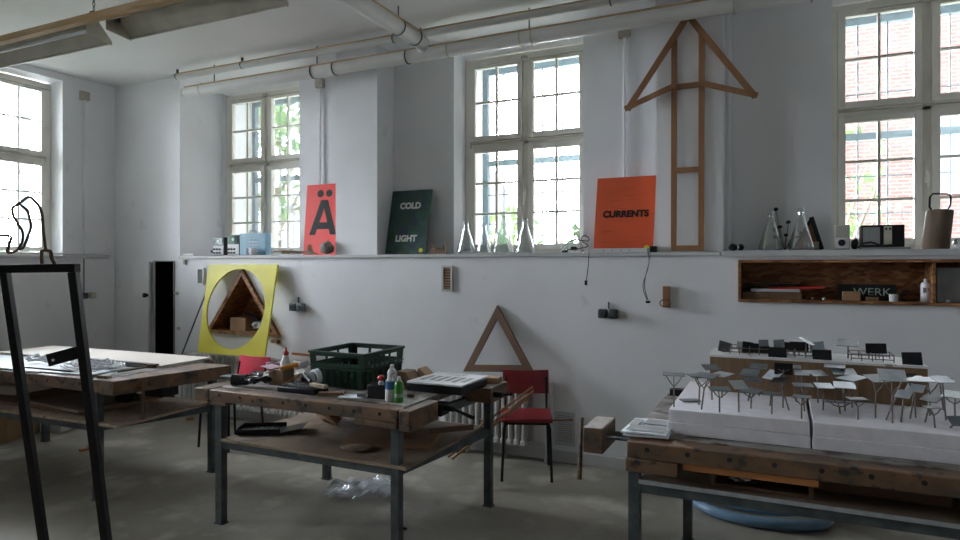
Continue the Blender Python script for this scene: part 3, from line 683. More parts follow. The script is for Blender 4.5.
# long device
x0 = atY(861,246,5.24).x; x1 = atY(905,246,5.24).x
t = thing('lab_power_supply', ((x0+x1)/2,5.3,1.758), 'wide dark metal laboratory device with grey panels on the sill', 'device')
MB().box(x0+.005,x1,5.25,5.42,1.775,1.93).build('body', M['black'], t, bev=.003)
MB().box(x0,x1+.03,5.215,5.43,1.759,1.774).build('base_plate', M['grey'], t)
xm=[atY(p_,240,5.24).x for p_ in (863,880,884,892)]
MB().box(xm[0],xm[1],5.243,5.249,1.79,1.915).build('grey_panel', M['grey'], t); MB().box(xm[2],xm[3],5.24,5.249,1.79,1.92).build('grey_module', M['lamp'], t)
for k in (0,1): MB().cyl((xm[2]+.012+.024*k,5.239,1.90),(xm[2]+.012+.024*k,5.232,1.90),.007,n=10).build('round_socket', M['black'], t)
MB().tube([(x0-.02,5.22,1.77),(x0+.0,5.215,1.80),(x0+.06,5.225,1.81),(x0+.12,5.23,1.785),(x0+.2,5.22,1.79)],.006,8).build('cable_loop', M['black_plastic'], t)
# bark cylinder with wire handle
q = atY(937,246,5.28)
t = thing('handled_cylinder', (q.x,5.28,1.758), 'brown bark-like cylinder with a black wire handle on the sill', 'cylinder')
prof = [(.078,0),(.081,.01),(.079,.25),(.076,.262),(.07,.262),(.066,.245)]
sh = Matrix.Translation((q.x-.01,5.28,1.759)) @ Matrix(((1,0,.10,0),(0,1,0,0),(0,0,1,0),(0,0,0,1)))
MB().lathe((0,0,0),prof,32,sh).build('cylinder_body', M['log'], t)
hp = [(-.045,.262),(-.058,.29),(-.056,.355),(-.04,.378),(.045,.375),(.062,.355),(.058,.295),(.045,.268),(-.03,.266)]
MB().tube([(q.x+.015+a,5.275,1.757+b) for a,b in hp],.0065,8,closed=True).build('wire_handle', M['black_metal'], t)
q = atY(958,245,5.3)
MB().blob((q.x+.02,5.30,1.80),(.10,.09,.085),.2,2,3,flat=.9,seed=5).build('crumpled_foil', M['plastic_clear'], label='translucent crumpled wrap on the sill past the handled cylinder', cat='wrap')
# devices by the far window
def at2(px): return atY(px,256,5.27).x
x0,x1 = at2(213),at2(224)
t = thing('oscilloscope', ((x0+x1)/2,5.27,1.758), 'small instrument with a green screen at the end of the sill, nearest the cupboard', 'device')
t['label'] = 'small knobbed instrument with green screen at the cupboard end of the sill'
def scope(t,x0,x1,y,h):
    MB().box(x0,x1,y,y+.08,1.759,1.759+h).build('body', M['switch'], t, bev=.003)
    MB().box(x0+.008,x1-.008,y-.004,y-.0005,1.765,1.765+h*.50).build('front_plate', M['white'], t)
    MB().box(x0+.012,x1-.02,y-.006,y-.001,1.765+h*.56,1.752+h*.97).build('screen', M['screen'], t)
    MB().cyl(((x0+x1)/2,y-.0065,1.759+h*.77),((x0+x1)/2,y-.008,1.759+h*.77),.02).build('screen_dot', M['clear_white'], t)
    for i in range(2):
        for j in range(3 if x1-x0>.14 else 2): MB().cyl((x0+.03+.04*j,y-.0045,1.785+.04*i),(x0+.03+.04*j,y-.016,1.785+.04*i),.011,n=12).build('knob', M['black_plastic'], t)
scope(t,x0,x1,5.27,.20)
MB().cyl((x0-.02,5.27,1.80),(x0-.02,5.32,1.80),.018).build('side_knob', M['black_plastic'], t)
x0b,x1b = at2(226),at2(238)
t = thing('oscilloscope', ((x0b+x1b)/2,5.29,1.758), 'taller dark instrument with small screen wedged against the pale blue cabinet', 'device')
scope(t,x0b,x1b,5.29,.225)
x0,x1 = at2(239),at2(265)
t = thing('blue_instrument', ((x0+x1)/2,5.3,1.758), 'pale blue louvred metal instrument case on the sill below the far window', 'device')
MB().box(x0,x1,5.28,5.36,1.759,1.995).build('case', M['blue_device'], t, bev=.004)
for i in range(3):
    for j in range(5): MB().obox((x0+.15+.048*i,5.277,1.80+.034*j),(.038,.008,.009),(.5,0,0)).build('vent_slat', M['paper'], t)
MB().tube([(x0+.10,5.32,1.995),(x0+.12,5.32,2.025),(x0+.19,5.32,2.025),(x0+.22,5.32,1.995)],.006,8).build('case_handle', M['grey'], t)
MB().obox((x1-.07,5.30,2.0),(.07,.05,.02)).build('white_block', M['white'], t)
q = atY(253,257,5.22); MB().lathe((q.x,5.22,1.759),[(.035,0),(.036,.06),(.034,.07),(.03,.07),(.029,.01)],20).build('white_mug', M['clear_white'], label='small white mug standing before the pale blue instrument case', cat='mug')
q = atY(247,257,5.22); MB().lathe((q.x-.02,5.23,1.759),[(.014,0),(.014,.065),(.008,.075)],12).build('small_bottle', M['clear_white'], label='tiny white bottle next to the white mug on the sill', cat='bottle')
for k,(px,l) in enumerate(((284,'grey driftwood stick on the sill under the far window, topmost'),(290,'grey driftwood stick on the sill under the far window, thickest'),(294,'grey driftwood stick on the sill, its end by the coral-red poster'))):
    q = atY(px,256,5.25); s = MB(); zz = 1.775+.018*(k==0)
    s.tube([(q.x-.13,5.24+.03*k,zz),(q.x-.05,5.25+.03*k,zz+.012),(q.x+.04,5.235+.03*k,zz+.004),(q.x+.12,5.25+.03*k,zz+.015)],[.01,.017,.015,.008],8).build('driftwood_stick', M['drift'], label=l, cat='stick', group=None)
q = atY(309,256,5.24); MB().prism([(q.x-.05,5.24,1.759),(q.x+.08,5.24,1.759),(q.x+.01,5.24,1.79),(q.x-.01,5.24,1.86)],(0,.05,0)).build('wooden_wedge', M['drift'], label='small brown wooden wedge before the coral-red poster', cat='wedge')
q = atY(327,256,5.22); MB().blob((q.x,5.22,1.758+.062),(.15,.12,.13),.30,2.6,3,flat=.9,seed=9).build('round_stone', M['stone'], label='mottled round grey stone before the coral-red poster', cat='stone')
MB().tube([(-6.12,5.19-.01,1.765),(-5.95,5.18,1.765)],.014,8).build('sill_bolt', M['pipe'], label='short white bolt lying at the cupboard end of the sill', cat='bolt')
# ================================================================ wooden triangle on the radiator
t = thing('wooden_triangle', (-2.24,5.08,.70), 'brown wooden triangle frame standing on the radiator against the wall', 'triangle')
a = atY(497,305.5,5.17); bl = atY(463,371.5,5.06); br = atY(533,372.5,5.06)
def TP(u,v):  # barycentric on base / up
    return bl + (br-bl)*u + (a-(bl+br)/2)*v
def tb(nm,p,q,w,e0=0,dy=0):
    A=TP(*p); B=TP(*q); dr=(B-A).normalized(); nrm=(br-bl).cross(a-bl).normalized(); n=dr.cross(nrm).normalized()*w
    MB().prism([A,B,B+n,A+n],(0,.03,0)).build(nm,M['wood_dark'],t,smooth=False)
A_,B_,C_ = a,bl,br
cen=(A_+B_+C_)/3; k=.70
ins=[cen+(p-cen)*k for p in (A_,B_,C_)]
for (i,j,nm) in ((0,1,'side_bar'),(1,2,'base_bar'),(2,0,'side_bar')):
    O=[A_,B_,C_]; MB().prism([O[i],O[j],ins[j],ins[i]],(0,.03,0)).build(nm,M['wood_dark'],t,smooth=False)
SKY = 40.0; EXPO = 0.13
# ================================================================ workbenches
def bench(name, x0, x1, y0, y1, zt, th, legs, zsh, label, over=.02, shelf_m='ply', rz=0, piv=None):
    t = thing(name, ((x0+x1)/2, (y0+y1)/2, 0), label, 'workbench')
    b = MB(); b.box(x0,x1,y0,y0+.16,zt-th,zt); b.box(x0,x1,y0+.162,y1-.12,zt-th*.55,zt-.001); b.box(x0,x1,y1-.118,y1,zt-th,zt)
    MB().box(x0,x1,y0,y0+.10,zt-th,zt-.004).build('front_beam', M['bench'], t, bev=.006)
    MB().box(x0,x1,y0+.101,y1-.10,zt-th*.55,zt).build('worktop', M['bench_top'], t, bev=.003)
    MB().box(x0,x1,y1-.099,y1,zt-th,zt-.004).build('back_beam', M['bench'], t, bev=.006)
    n = int((x1-x0)/.17)
    for k in range(n):
        x = x0+.09+k*.17; MB().cyl((x,y0-.0015,zt-th*.45),(x,y0+.01,zt-th*.45),.011,n=10).build('dog_hole', M['black'], t)
    w = .05
    for (x,y) in legs:
        MB().box(x-w/2,x+w/2,y-w/2,y-w/2+.008,0,zt-th).box(x-w/2,x-w/2+.008,y-w/2+.008,y+w/2,0,zt-th).box(x+w/2-.008,x+w/2,y-w/2+.008,y+w/2,0,zt-th).box(x-w/2-.01,x+w/2+.01,y-w/2-.004,y+w/2,0,.008).build('leg', M['bench_metal'], t)
    X0=min(p[0] for p in legs); X1=max(p[0] for p in legs); Y0_=min(p[1] for p in legs); Y1_=max(p[1] for p in legs)
    for (i,j) in ((0,1),(2,3),(0,2),(1,3)):
        A=Vector((*legs[i],zsh-.022)); B=Vector((*legs[j],zsh-.022)); d=(B-A).normalized()*(w/2); MB().beam(A+d,B-d,.04,.044).build('shelf_rail', M['bench_metal'], t)
        if j-i==2:
            A.z=B.z=zt-th-.027; MB().beam(A+d,B-d,.036,.05).build('top_rail', M['bench_metal'], t)
    MB().box(max(X0,X0)+.03,X1-.03,Y0_-.035,Y1_-.03,zsh+.001,zsh+.02).build('shelf_board', M[shelf_m], t, bev=.002)
    return t
def lever(mb, p, d, L, r=.012):
    p = Vector(p); d = Vector(d).normalized(); mb.cyl(p-d*L*.15, p+d*L*.85, r*.8, r*1.25, 10)
# ---- middle bench
ZT1 = .87
mid = bench('workbench', -3.26, -1.87, 2.95, 3.98, ZT1, .075, [(-3.24,3.03),(-1.92,3.03),(-3.17,4.0),(-1.81,4.02)], .53, 'worn wooden workbench on grey steel legs carrying the green crate')
MB().box(-3.255,-3.12,2.952,3.05,ZT1-.10,ZT1-.0755).build('end_block', M['bench'], mid, bev=.004)
MB().box(-2.15,-1.875,2.952,3.05,ZT1-.11,ZT1-.0755).build('end_block', M['bench'], mid, bev=.004)
v = MB().box(-3.40,-3.275,2.96,3.34,ZT1-.085,ZT1-.004).build('vise_jaw', M['bench'], mid, bev=.006)
MB().cyl((-3.262,3.1,ZT1-.05),(-3.25,3.1,ZT1-.05),.015).build('vise_screw', M['bench_metal'], v)
v = MB().box(-1.858,-1.79,2.95,3.27,ZT1-.115,ZT1-.003).build('vise_jaw', M['bench'], mid, bev=.006)
s = MB().cyl((-1.87,3.33,ZT1-.06),(-1.72,3.33,ZT1-.06),.016).cyl((-1.87,3.33,ZT1-.06),(-1.81,3.33,ZT1-.06),.035).box(-1.86,-1.78,3.28,3.38,ZT1-.10,ZT1-.03)
s.build('vise_screw', M['black_metal'], mid)
s = MB(); lever(s, (-1.72,3.33,ZT1-.06), (.25,.9,-.45), .22, .010); s.build('vise_lever', M['black_metal'], mid)
v = MB().box(-1.868,-1.66,3.72,4.0,ZT1-.10,ZT1-.002).build('vise_jaw', M['bench'], mid, bev=.006)
s = MB(); s.cyl((-1.66,3.78,ZT1-.05),(-1.60,3.78,ZT1-.05),.018); lever(s,(-1.60,3.78,ZT1-.05),(.6,-.6,.2),.16,.008); s.build('vise_screw', M['black_metal'], mid)
zs1 = .552
def Bm(px,py): return G(px,py,ZT1)
# green crate
def crate():
    x0,x1,y0,y1,z0,h = -2.765,-2.335,3.31,3.77,ZT1+.001,.225
    t = thing('plastic_crate', ((x0+x1)/2,(y0+y1)/2,z0), 'dark green ventilated plastic crate on the middle workbench', 'crate')
    MB().box(x0+.02,x1-.02,y0+.02,y1-.02,z0,z0+.008).build('crate_floor', M['green'], t)
    def wall(a, b, nrm, nh):
        a=Vector(a); b=Vector(b); L=(b-a).length; u=(b-a)/L; n=Vector(nrm)
        def p(s,z): 
            fl = .018*(1-z/h); return a+u*(s+ (0 if False else 0)) + Vector((0,0,z)) - n*fl
        outer=[p(.012,0),p(L-.012,0),p(L,h),p(0,h)]
        holes=[]
        # hand grip holes near the rim
        k = nh
        gap=.02; ww=(L-.10-(k-1)*gap)/k
        for i in range(k):
            s=.05+i*(ww+gap)
            holes.append([p(s,h-.075),p(s+ww,h-.075),p(s+ww,h-.03),p(s,h-.03)])
        m = 9
        for i in range(m):
            s=.05+i*(L-.10)/m
            for z in ((.03,.06),(.075,.105)):
                holes.append([p(s,z[0]),p(s+(L-.1)/m*.22,z[0]),p(s+(L-.1)/m*.22,z[1]),p(s,z[1])])
        MB().holed(outer,holes,n*-.005).build('crate_wall', M['green'], t, smooth=False)
        r = MB()
        r.beam(a+Vector((0,0,h-.006)),b+Vector((0,0,h-.006)),.014,.022,up=n); r.beam(p(0,h-.09)+n*.003,p(L,h-.09)+n*.003,.006,.008,up=n); r.beam(p(.006,.115)+n*.003,p(L-.006,.115)+n*.003,.006,.008,up=n)
        for i in range(8):
            s=.03+(L-.06)*i/7; r.beam(p(s,.005)+n*.003,p(s,.115)+n*.003,.006,.008,up=n)
        r.build('crate_rib', M['green'], t, smooth=False)
        return p,L,n
    c=[(x0,y0,z0),(x1,y0,z0),(x1,y1,z0),(x0,y1,z0)]
    r0=wall(c[0],c[1],(0,-1,0),1); r1=wall(c[1],c[2],(1,0,0),3); wall(c[2],c[3],(0,1,0),3); wall(c[3],c[0],(-1,0,0),3)
    s=MB()
    for k in range(7):
        if k==4: continue
        s.box(x1+.001-.008,x1+.003-.007,y0+.08+.055*k,y0+.11+.055*k,z0+.128,z0+.140)
    s.build('pale_mark', M['light_ink'], t)
crate()
# black case with pale top
t = thing('equipment_case', (-1.93,3.58,ZT1), 'flat black case with a pale panelled top at the crate side of the middle workbench', 'case')
t['label'] = 'flat black case with scuffed pale top, lying on the middle workbench'
MB().box(-2.09,-1.72,3.42,3.80,ZT1+.001,ZT1+.05).build('case_body', M['black_plastic'], t, bev=.006)
s = MB().box(-2.095,-1.715,3.415,3.805,ZT1+.051,ZT1+.062); s.build('case_top', M['white'], t, bev=.002)
s = MB()
for k in range(6): s.box(-2.05+.055*k,-2.02+.055*k,3.50+.02*(k%2),3.66,ZT1+.0622,ZT1+.0635)
s.build('case_slot', M['grey'], t)
MB().obox((-1.75,3.91,ZT1+.018),(.14,.10,.034),(0,0,.2)).build('wooden_block', M['card'], label='small pale wooden block behind the flat black case', cat='block')
def can(px,py,w,h,body,label,cap=None,z=ZT1,rr=None):
    q=G(px,py,z); r=w/2
    t=thing('spray_can',(q.x,q.y,z),label,'spray can')
    MB().lathe((q.x,q.y,z+.001),[(r*.95,0),(r,.004),(r,h*.86),(r*.8,h*.94),(r*.45,h)],24).build('can_body',M[body],t)
    MB().lathe((q.x,q.y,z+h+.001),[(r*.45,0),(r*.45,.018),(r*.25,.024)],14).build('can_nozzle',M[cap or 'clear_white'],t)
    return t,q,r
t,q,r=can(390,401,.054,.128,'white','pale spray can with blue band standing next to the green can')
MB().lathe((q.x,q.y,ZT1+.07),[(r+.0006,0),(r+.0006,.045)],24).build('can_label',M['blue_can'],t)
t,q,r=can(399,402,.052,.120,'green_can','bright green spray can at the front edge of the middle workbench')
MB().lathe((q.x,q.y,ZT1+.03),[(r+.0006,0),(r+.0006,.02)],24).build('can_label',M['light_ink'],t)
can(392,394,.056,.155,'white','tall white spray can behind the green and blue-banded cans')
q=Bm(376,399)
t=thing('black_box',(q.x,q.y,ZT1),'small black box with open lid beside the spray cans','box')
MB().box(q.x-.06,q.x+.055,q.y,q.y+.09,ZT1+.001,ZT1+.08).build('box_body',M['black'],t,bev=.003)
MB().obox((q.x,q.y+.06,ZT1+.115),(.14,.08,.004),(.0,-.35,.1)).build('box_lid',M['switch'],t)
q=Bm(384,397); t=thing('squeeze_bottle',(q.x,q.y+.03,ZT1),'small white bottle with red side standing between black box and spray cans','bottle')
MB().lathe((q.x-.0,q.y-.03,ZT1+.001),[(.016,0),(.018,.005),(.018,.09),(.012,.10)],16).build('bottle_body',M['clear_white'],t)
MB().blob((q.x-.0,q.y-.03,ZT1+.118),(.042,.042,.036),0,1,2).build('bottle_cap',M['red_cap'],t)
# folded cardboard pieces
q=Bm(407,388)
MB().prism([(q.x-.07,q.y,ZT1+.001),(q.x+.05,q.y,ZT1+.001),(q.x-.01,q.y,ZT1+.10),(q.x-.075,q.y,ZT1+.10)],(0,.12,0)).build('folded_cardboard',M['card_dark'],label='dark folded cardboard piece just behind the spray cans',cat='cardboard')
q=Bm(419,384)
s=MB(); s.prism([(q.x-.06,q.y,ZT1+.001),(q.x+.10,q.y-.02,ZT1+.03),(q.x+.10,q.y-.02,ZT1+.036),(q.x+.0,q.y,ZT1+.105),(q.x-.006,q.y,ZT1+.10)],(0,.10,0)).build('folded_cardboard',M['card'],label='pale folded cardboard tent between spray cans and black case',cat='cardboard')
# dusty tray and tools
q=Bm(297,394)
t=thing('tool_tray',(q.x,q.y,ZT1),'flat black ribbed tool tray at the front edge of the middle workbench','tray')
MB().box(q.x-.16,q.x+.13,q.y,q.y+.14,ZT1+.001,ZT1+.035).build('tray_body',M['black_plastic'],t,bev=.006)
s=MB()
for k in range(9): s.box(q.x-.14+.03*k,q.x-.13+.03*k,q.y+.01,q.y+.12,ZT1+.0355,ZT1+.042)
s.build('tray_rib',M['switch'],t)
MB().beam((q.x+.06,q.y+.06,ZT1+.053),(q.x+.20,q.y+.02,ZT1+.055),.03,.02).build('wood_scrap',M['drift'],label='flat pale stick lying across the black tool tray',cat='wood scrap')
MB().beam((q.x+.15,q.y+.02,ZT1+.012),(q.x+.29,q.y+.08,ZT1+.012),.05,.02).build('wood_scrap',M['card_dark'],label='brown wood offcut between tool tray and green crate',cat='wood scrap')
# sanding disc
q=atT(314,377,4.05)
t=thing('sanding_disc',(q.x,q.y,ZT1),'round white sanding disc with black hub leaning beside the crate','disc')
MB().cyl(q+Vector((0,0,0)),q+Vector((.012,.03,.004)),.048,n=28).build('disc',M['paper'],t)
MB().cyl(q+Vector((-.004,-.01,0)),q,.034,n=20).build('disc_hub',M['switch'],t)
MB().tube([q+Vector((-.02,.0,-.03)),q+Vector((-.10,.03,-.0)),q+Vector((-.13,.05,-.03))],.016,8).build('grinder_neck',M['black_plastic'],t)
q=Bm(303,384)
MB().blob((q.x-.06,q.y+.1,ZT1+.03),(.16,.12,.07),.6,2.2,3,flat=.8,seed=4).build('crumpled_paper',M['white'],label='crumpled white paper between the sanding disc and the brown box',cat='paper')
# carton, cup, glue, roller, gloves
q=Bm(273,386)
t=thing('carton_box',(q.x,q.y,ZT1),'small open brown carton between black gloves and tool tray','box')
MB().box(q.x-.05,q.x+.055,q.y+.02,q.y+.025,ZT1+.001,ZT1+.10).box(q.x-.055,q.x-.05,q.y+.02,q.y+.13,ZT1+.001,ZT1+.10).box(q.x+.055,q.x+.06,q.y+.02,q.y+.13,ZT1+.001,ZT1+.10).box(q.x-.05,q.x+.055,q.y+.125,q.y+.13,ZT1+.001,ZT1+.10).box(q.x-.05,q.x+.055,q.y+.026,q.y+.124,ZT1+.001,ZT1+.005).build('box_body',M['card_dark'],t,smooth=False)
MB().obox((q.x-.09,q.y+.08,ZT1+.108),(.09,.11,.003),(0,.15,0)).build('box_flap',M['pink_paper'],t)
q=atY(273,370,3.45); q=atY(273,370,3.41); q.y=3.21; t=thing('plastic_cup',(q.x,q.y+.2,ZT1),'translucent pink-tinted plastic cup behind the brown carton','cup')
MB().lathe((q.x,q.y+.2,ZT1+.001),[(.034,0),(.036,.004),(.046,.105),(.048,.108),(.044,.108),(.033,.01)],24).build('cup_body',M['pink_paper'],t)
q=atY(286,370,3.55); q.y=3.45; t=thing('glue_bottle',(q.x,q.y+.1,ZT1),'white glue bottle with red pointed cap behind the orange handle','bottle')
MB().lathe((q.x,q.y+.1,ZT1+.001),[(.04,0),(.042,.005),(.042,.09),(.018,.135),(.016,.14)],24).build('bottle_body',M['clear_white'],t)
MB().lathe((q.x,q.y+.1,ZT1+.142),[(.02,0),(.02,.02),(.008,.03),(.006,.05),(.002,.056)],16).build('bottle_cap',M['red_cap'],t)
a=atT(280,369,4.2); b=atT(298,364.5,4.25)
t=thing('scraper',(a.x,a.y,ZT1),'scraper with an orange handle resting on the brown carton','scraper')
MB().cyl(a,b,.014,.017,12).build('handle',M['orange'],t)
MB().beam(atT(264,373,4.15),a,.03,.004).build('blade',M['drift'],t)
MB().beam(Bm(284,386)+Vector((0,0,.012)),Bm(306,380)+Vector((0,0,.06)),.012,.012).build('wooden_stick',M['orange_wood'],label='thin orange wooden stick leaning by the sanding disc',cat='stick')
q=Bm(246,388)
def glove(q,rz,label,seed):
    t=thing('work_glove',(q.x,q.y,ZT1),label,'glove')
    T=Matrix.Translation((q.x,q.y,ZT1+.043)) @ Matrix.Rotation(rz,4,'Z')
    b=MB(); b.blob((0,0,0),(.11,.085,.05),.15,2,3,seed=seed)
    b.tube([(-.04,0,0),(-.10,.005,-.004),(-.14,0,-.002)],[.034,.036,.04],10)
    for k in range(4): b.tube([(.03,-.03+.02*k,0),(.075,-.036+.024*k,.012),(.11+.008*(k in(1,2)),-.038+.025*k,-.008)],[.012,.011,.009],8)
    b.tube([(-.01,-.03,0),(.02,-.06,.008),(.05,-.07,-.01)],[.013,.012,.009],8)
    b.v=[T@v for v in b.v]; b.build('glove_body',M['black_plastic'],t)
    return t
glove(q+Vector((.0,.06,0)),.3,'black work glove on the corner of the middle workbench, palm down',3)
glove(q+Vector((-.06,.22,0)),2.9,'black work glove lying crosswise behind the other one',6)
MB().beam(Bm(224,380)+Vector((0,0,.03)),Bm(246,383)+Vector((0,0,.035)),.07,.006).build('plastic_strip',M['socket_blue'],label='thin pale-edged plastic strip under the black gloves',cat='strip')
q=Bm(350,398); MB().obox((q.x,q.y+.03,ZT1+.004),(.16,.10,.005),(0,0,.3)).build('paper_sheet',M['paper'],label='small pale paper sheet lying between crate and black box',cat='paper')
q=Bm(357,398); MB().obox((q.x+.02,q.y+.02,ZT1+.016),(.05,.03,.018),(0,0,.3)).build('small_block',M['socket_blue'],label='tiny blue-grey block on the paper sheet before the crate',cat='block')
q=Bm(411,397); MB().obox((q.x,q.y,ZT1+.01),(.04,.02,.018),(0,0,.3)).build('wood_scrap',M['card_dark'],label='tiny brown offcut beside the green spray can',cat='wood scrap')
# lower shelf things
def S1(px,py): return G(px,py,zs1)
q=S1(265,431)
t=thing('paint_tray',(q.x,q.y,zs1),'black paint roller tray on the lower shelf of the middle workbench','tray')
T=Matrix.Translation((q.x,q.y,zs1)) @ Matrix.Rotation(.5,4,'Z')
s=MB(); s.box(-.16,.12,-.09,.09,.003,.008,T).box(-.16,.12,-.095,-.09,.003,.034,T).box(-.16,.12,.09,.095,.003,.034,T).box(-.165,-.16,-.095,.095,.003,.034,T).prism([T@Vector((.12,-.09,.003)),T@Vector((.26,-.09,.03)),T@Vector((.26,-.09,.035)),T@Vector((.12,-.09,.008))],T.to_3x3()@Vector((0,.18,0)))
s.build('tray_body',M['black_plastic'],t)
s=MB()
for k in range(6): s.box(.10-.035*k,.11-.035*k,-.08,.08,.0085,.012,T)
s.build('tray_rib',M['switch'],t)
q=S1(328,421); MB().blob((q.x,q.y,zs1+.05),(.40,.12,.09),.35,1.6,3,(0,.05,-.5),seed=8,flat=.9).build('driftwood_log',M['wood'],label='reddish-brown split log on the lower shelf of the middle workbench',cat='log')
q=S1(356,450); MB().blob((q.x,q.y,zs1+.015),(.18,.12,.025),.3,2,3,(0,0,.4),seed=2,flat=.8).build('flat_stone',M['drift'],label='flat pale slab piece on the front of the lower shelf',cat='slab')
q0=S1(378,462); MB().obox((-2.2,3.45,zs1+.014),(.55,.40,.024),(0,0,.25)).build('plywood_offcut',M['card'],label='brown plywood offcut lying on the lower shelf beneath the spray cans',cat='board')
MB().beam((-2.0,3.55,zs1+.05),(-1.80,3.75,zs1+.05),.03,.03).build('wood_scrap',M['wood_dark'],label='dark stick crossing the lower shelf near its open end',cat='wood scrap')
# plastic bag on the floor
bm=bmesh.new(); c=G(360,494)
T=Matrix.Translation((c.x,c.y,.0)) @ Matrix.Rotation(.55,4,'Z')
vs=[];fs=[];nu,nv=26,16
for i in range(nu):
    for j in range(nv):
        u=i/(nu-1)-.5; v=j/(nv-1)-.5; p=Vector((u*.50,v*.40,0))
        p.x+=.05*noise.noise(Vector((u*5,v*5,1))); p.y+=.06*noise.noise(Vector((u*5,v*5,7)))
        p.z=.006+.075*abs(noise.noise(Vector((u*4,v*3,3))))+.05*abs(noise.noise(Vector((u*9,v*5,5))))+.06*max(0,.2-(u-.1)**2-v*v)*2; p.y*=1-.6*abs(u-.15)
        vs.append(T@p)
for i in range(nu-1):
    for j in range(nv-1): fs.append((i*nv+j,(i+1)*nv+j,(i+1)*nv+j+1,i*nv+j+1))
t=thing('plastic_bag',(c.x,c.y,0),'crumpled clear plastic bag on the floor under the middle workbench','bag')
M['bag']=film('bag_film',(.62,.67,.74),.30,.09)
MB().add(vs,fs).build('bag_film',M['bag'],t)
MB().add([v*1+Vector((.01,.01,.012)) for v in vs],fs).build('bag_fold',M['bag'],t)
q=G(403,530); MB().blob((q.x,q.y,.01),(.06,.04,.016),.2,2,2,flat=.8).build('small_scrap',M['black'],label='small dark scrap on the floor in front of the middle workbench',cat='scrap')
# ================================================================ side bench
piv=(-4.36,2.96)
RZ=Matrix.Translation((-4.36,2.96,0)) @ Matrix.Rotation(R(2),4,'Z') @ Matrix.Translation((4.36,-2.96,0))
o0=set(bpy.data.objects)
side = bench('workbench', -6.35, -4.20, 2.86, 3.88, .87, .09, [(-6.2,2.96),(-4.34,2.96),(-6.2,3.80),(-4.08,3.74)], .53, 'worn workbench beyond the black steel frame, topped with pale boards and coiled wire', shelf_m='chipboard')
v = MB().prism([(-4.195,2.86,.77),(-4.06,2.86,.77),(-3.86,3.72,.77),(-4.195,3.72,.77)],(0,0,.097)).build('vise_jaw', M['bench'], side, bev=.005)
s=MB().cyl((-4.02,3.02,.80),(-3.97,3.02,.80),.02); lever(s,(-3.97,3.02,.81),(.05,-.05,-1),.26,.010); s.build('vise_lever', M['bench'], side)
MB().box(-4.19,-4.0,3.2,3.34,.70,.768).build('vise_screw', M['black_metal'], side)
zb2=.871
MB().box(-6.2,-4.22,3.38,3.87,zb2,zb2+.018).build('pale_board', M['white_board'], label='large pale board lying on the back half of the side workbench', cat='board', bev=.001)
MB().obox((-4.75,3.37,zb2+.024),(.98,.05,.008),(0,0,0)).build('dark_strip', M['black'], label='thin dark strip along the front of the large pale board', cat='strip')
MB().obox((-5.55,3.10,zb2+.005),(1.35,.42,.008),(0,0,-.02)).build('white_sheet', M['paper'], label='pale stained sheet covering the front half of the side workbench', cat='sheet')
MB().obox((-4.65,3.10,zb2+.004),(.5,.36,.006),(0,0,.06)).build('blue_grey_sheet', M['panel_light'], label='small blue-grey sheet near the vise of the side workbench', cat='sheet')
def Bs(px,py,z=.90): return G(px,py,z)
c=Bs(93,368,.895)
s=MB()
for k in range(8):
    a=.21+rnd.uniform(-.07,.06); b=.13+rnd.uniform(-.06,.04); zz=.900+.004*k; ph=rnd.uniform(-.12,.12)
    s.tube([(c.x+a*math.cos(j*.3)*math.cos(ph)-b*math.sin(j*.3)*math.sin(ph)+.02*noise.noise(Vector((k,j*.3,0))),c.y+b*math.sin(j*.3)+a*math.cos(j*.3)*math.sin(ph),zz+.045*abs(noise.noise(Vector((j*.5,k,2))))) for j in range(21)],.0045,6,closed=True)
s.build('coiled_cable', M['chrome' if False else 'clear_white'], label='loose coil of pale cable on the side workbench', cat='cable')
c2=Bs(40,362,.895)
s=MB()
for k in range(7):
    s.tube([(c2.x+(.10+.01*k)*math.cos(j*.4)+.02*noise.noise(Vector((k,j,3))),c2.y+.06*math.sin(j*.4),.90+.003*k+.07*abs(noise.noise(Vector((j*.4,k,5))))) for j in range(16)],.0045,6,closed=True)
s.build('coiled_cable', M['clear_white'], label='smaller tangle of white wire behind the metal bracket', cat='cable')
MB().obox(Bs(48,369,.884),(.5,.03,.01),(0,0,.05)).build('metal_ruler', M['black_metal'], label='dark flat bar lying before the small white wire tangle', cat='bar')
MB().tube([Bs(118,372,.90),Bs(135,369,.905),Bs(151,366.5,.912)],.006,6).obox(Bs(152,366,.912),(.06,.03,.025),(0,0,.5)).build('marking_gauge', M['rust'], label='thin dark rod tool with a blunt head on the pale board', cat='tool')
MB().obox(Bs(104,377,.885),(.10,.03,.02),(0,0,.1)).build('red_brown_tool', M['rust'], label='small reddish tool at the front edge of the side workbench', cat='tool')
# shelf load
MB().obox((-5.3,3.35,.567),(1.5,.62,.02),(0,0,.03)).build('stored_board', M['card_dark'], label='brown board stored on the lower shelf of the side workbench', cat='board')
MB().obox((-4.9,3.25,.589),(.7,.45,.018),(0,0,-.12)).build('stored_board', M['ply'], label='smaller plywood piece lying on the brown stored board', cat='board')
MB().obox((-5.9,3.4,.62),(.45,.45,.07),(0,0,.1)).build('stored_box', M['white_board'], label='flat pale box at the far end of the side workbench shelf', cat='box')
MB().blob((-4.55,3.35,.64),(.16,.14,.10),.4,2,3,flat=.9,seed=1).build('dark_cable_bundle', M['black_plastic'], label='dark bundle on the side workbench shelf near the lever', cat='bundle')
news=[o for o in bpy.data.objects if o not in o0 and o.parent is None and o.name not in ()]
for o in news:
    if o.name.split('.')[0] in ('coiled_cable','metal_ruler','marking_gauge','red_brown_tool'): continue
    o.location = RZ @ o.location; o.rotation_euler.z += R(2)
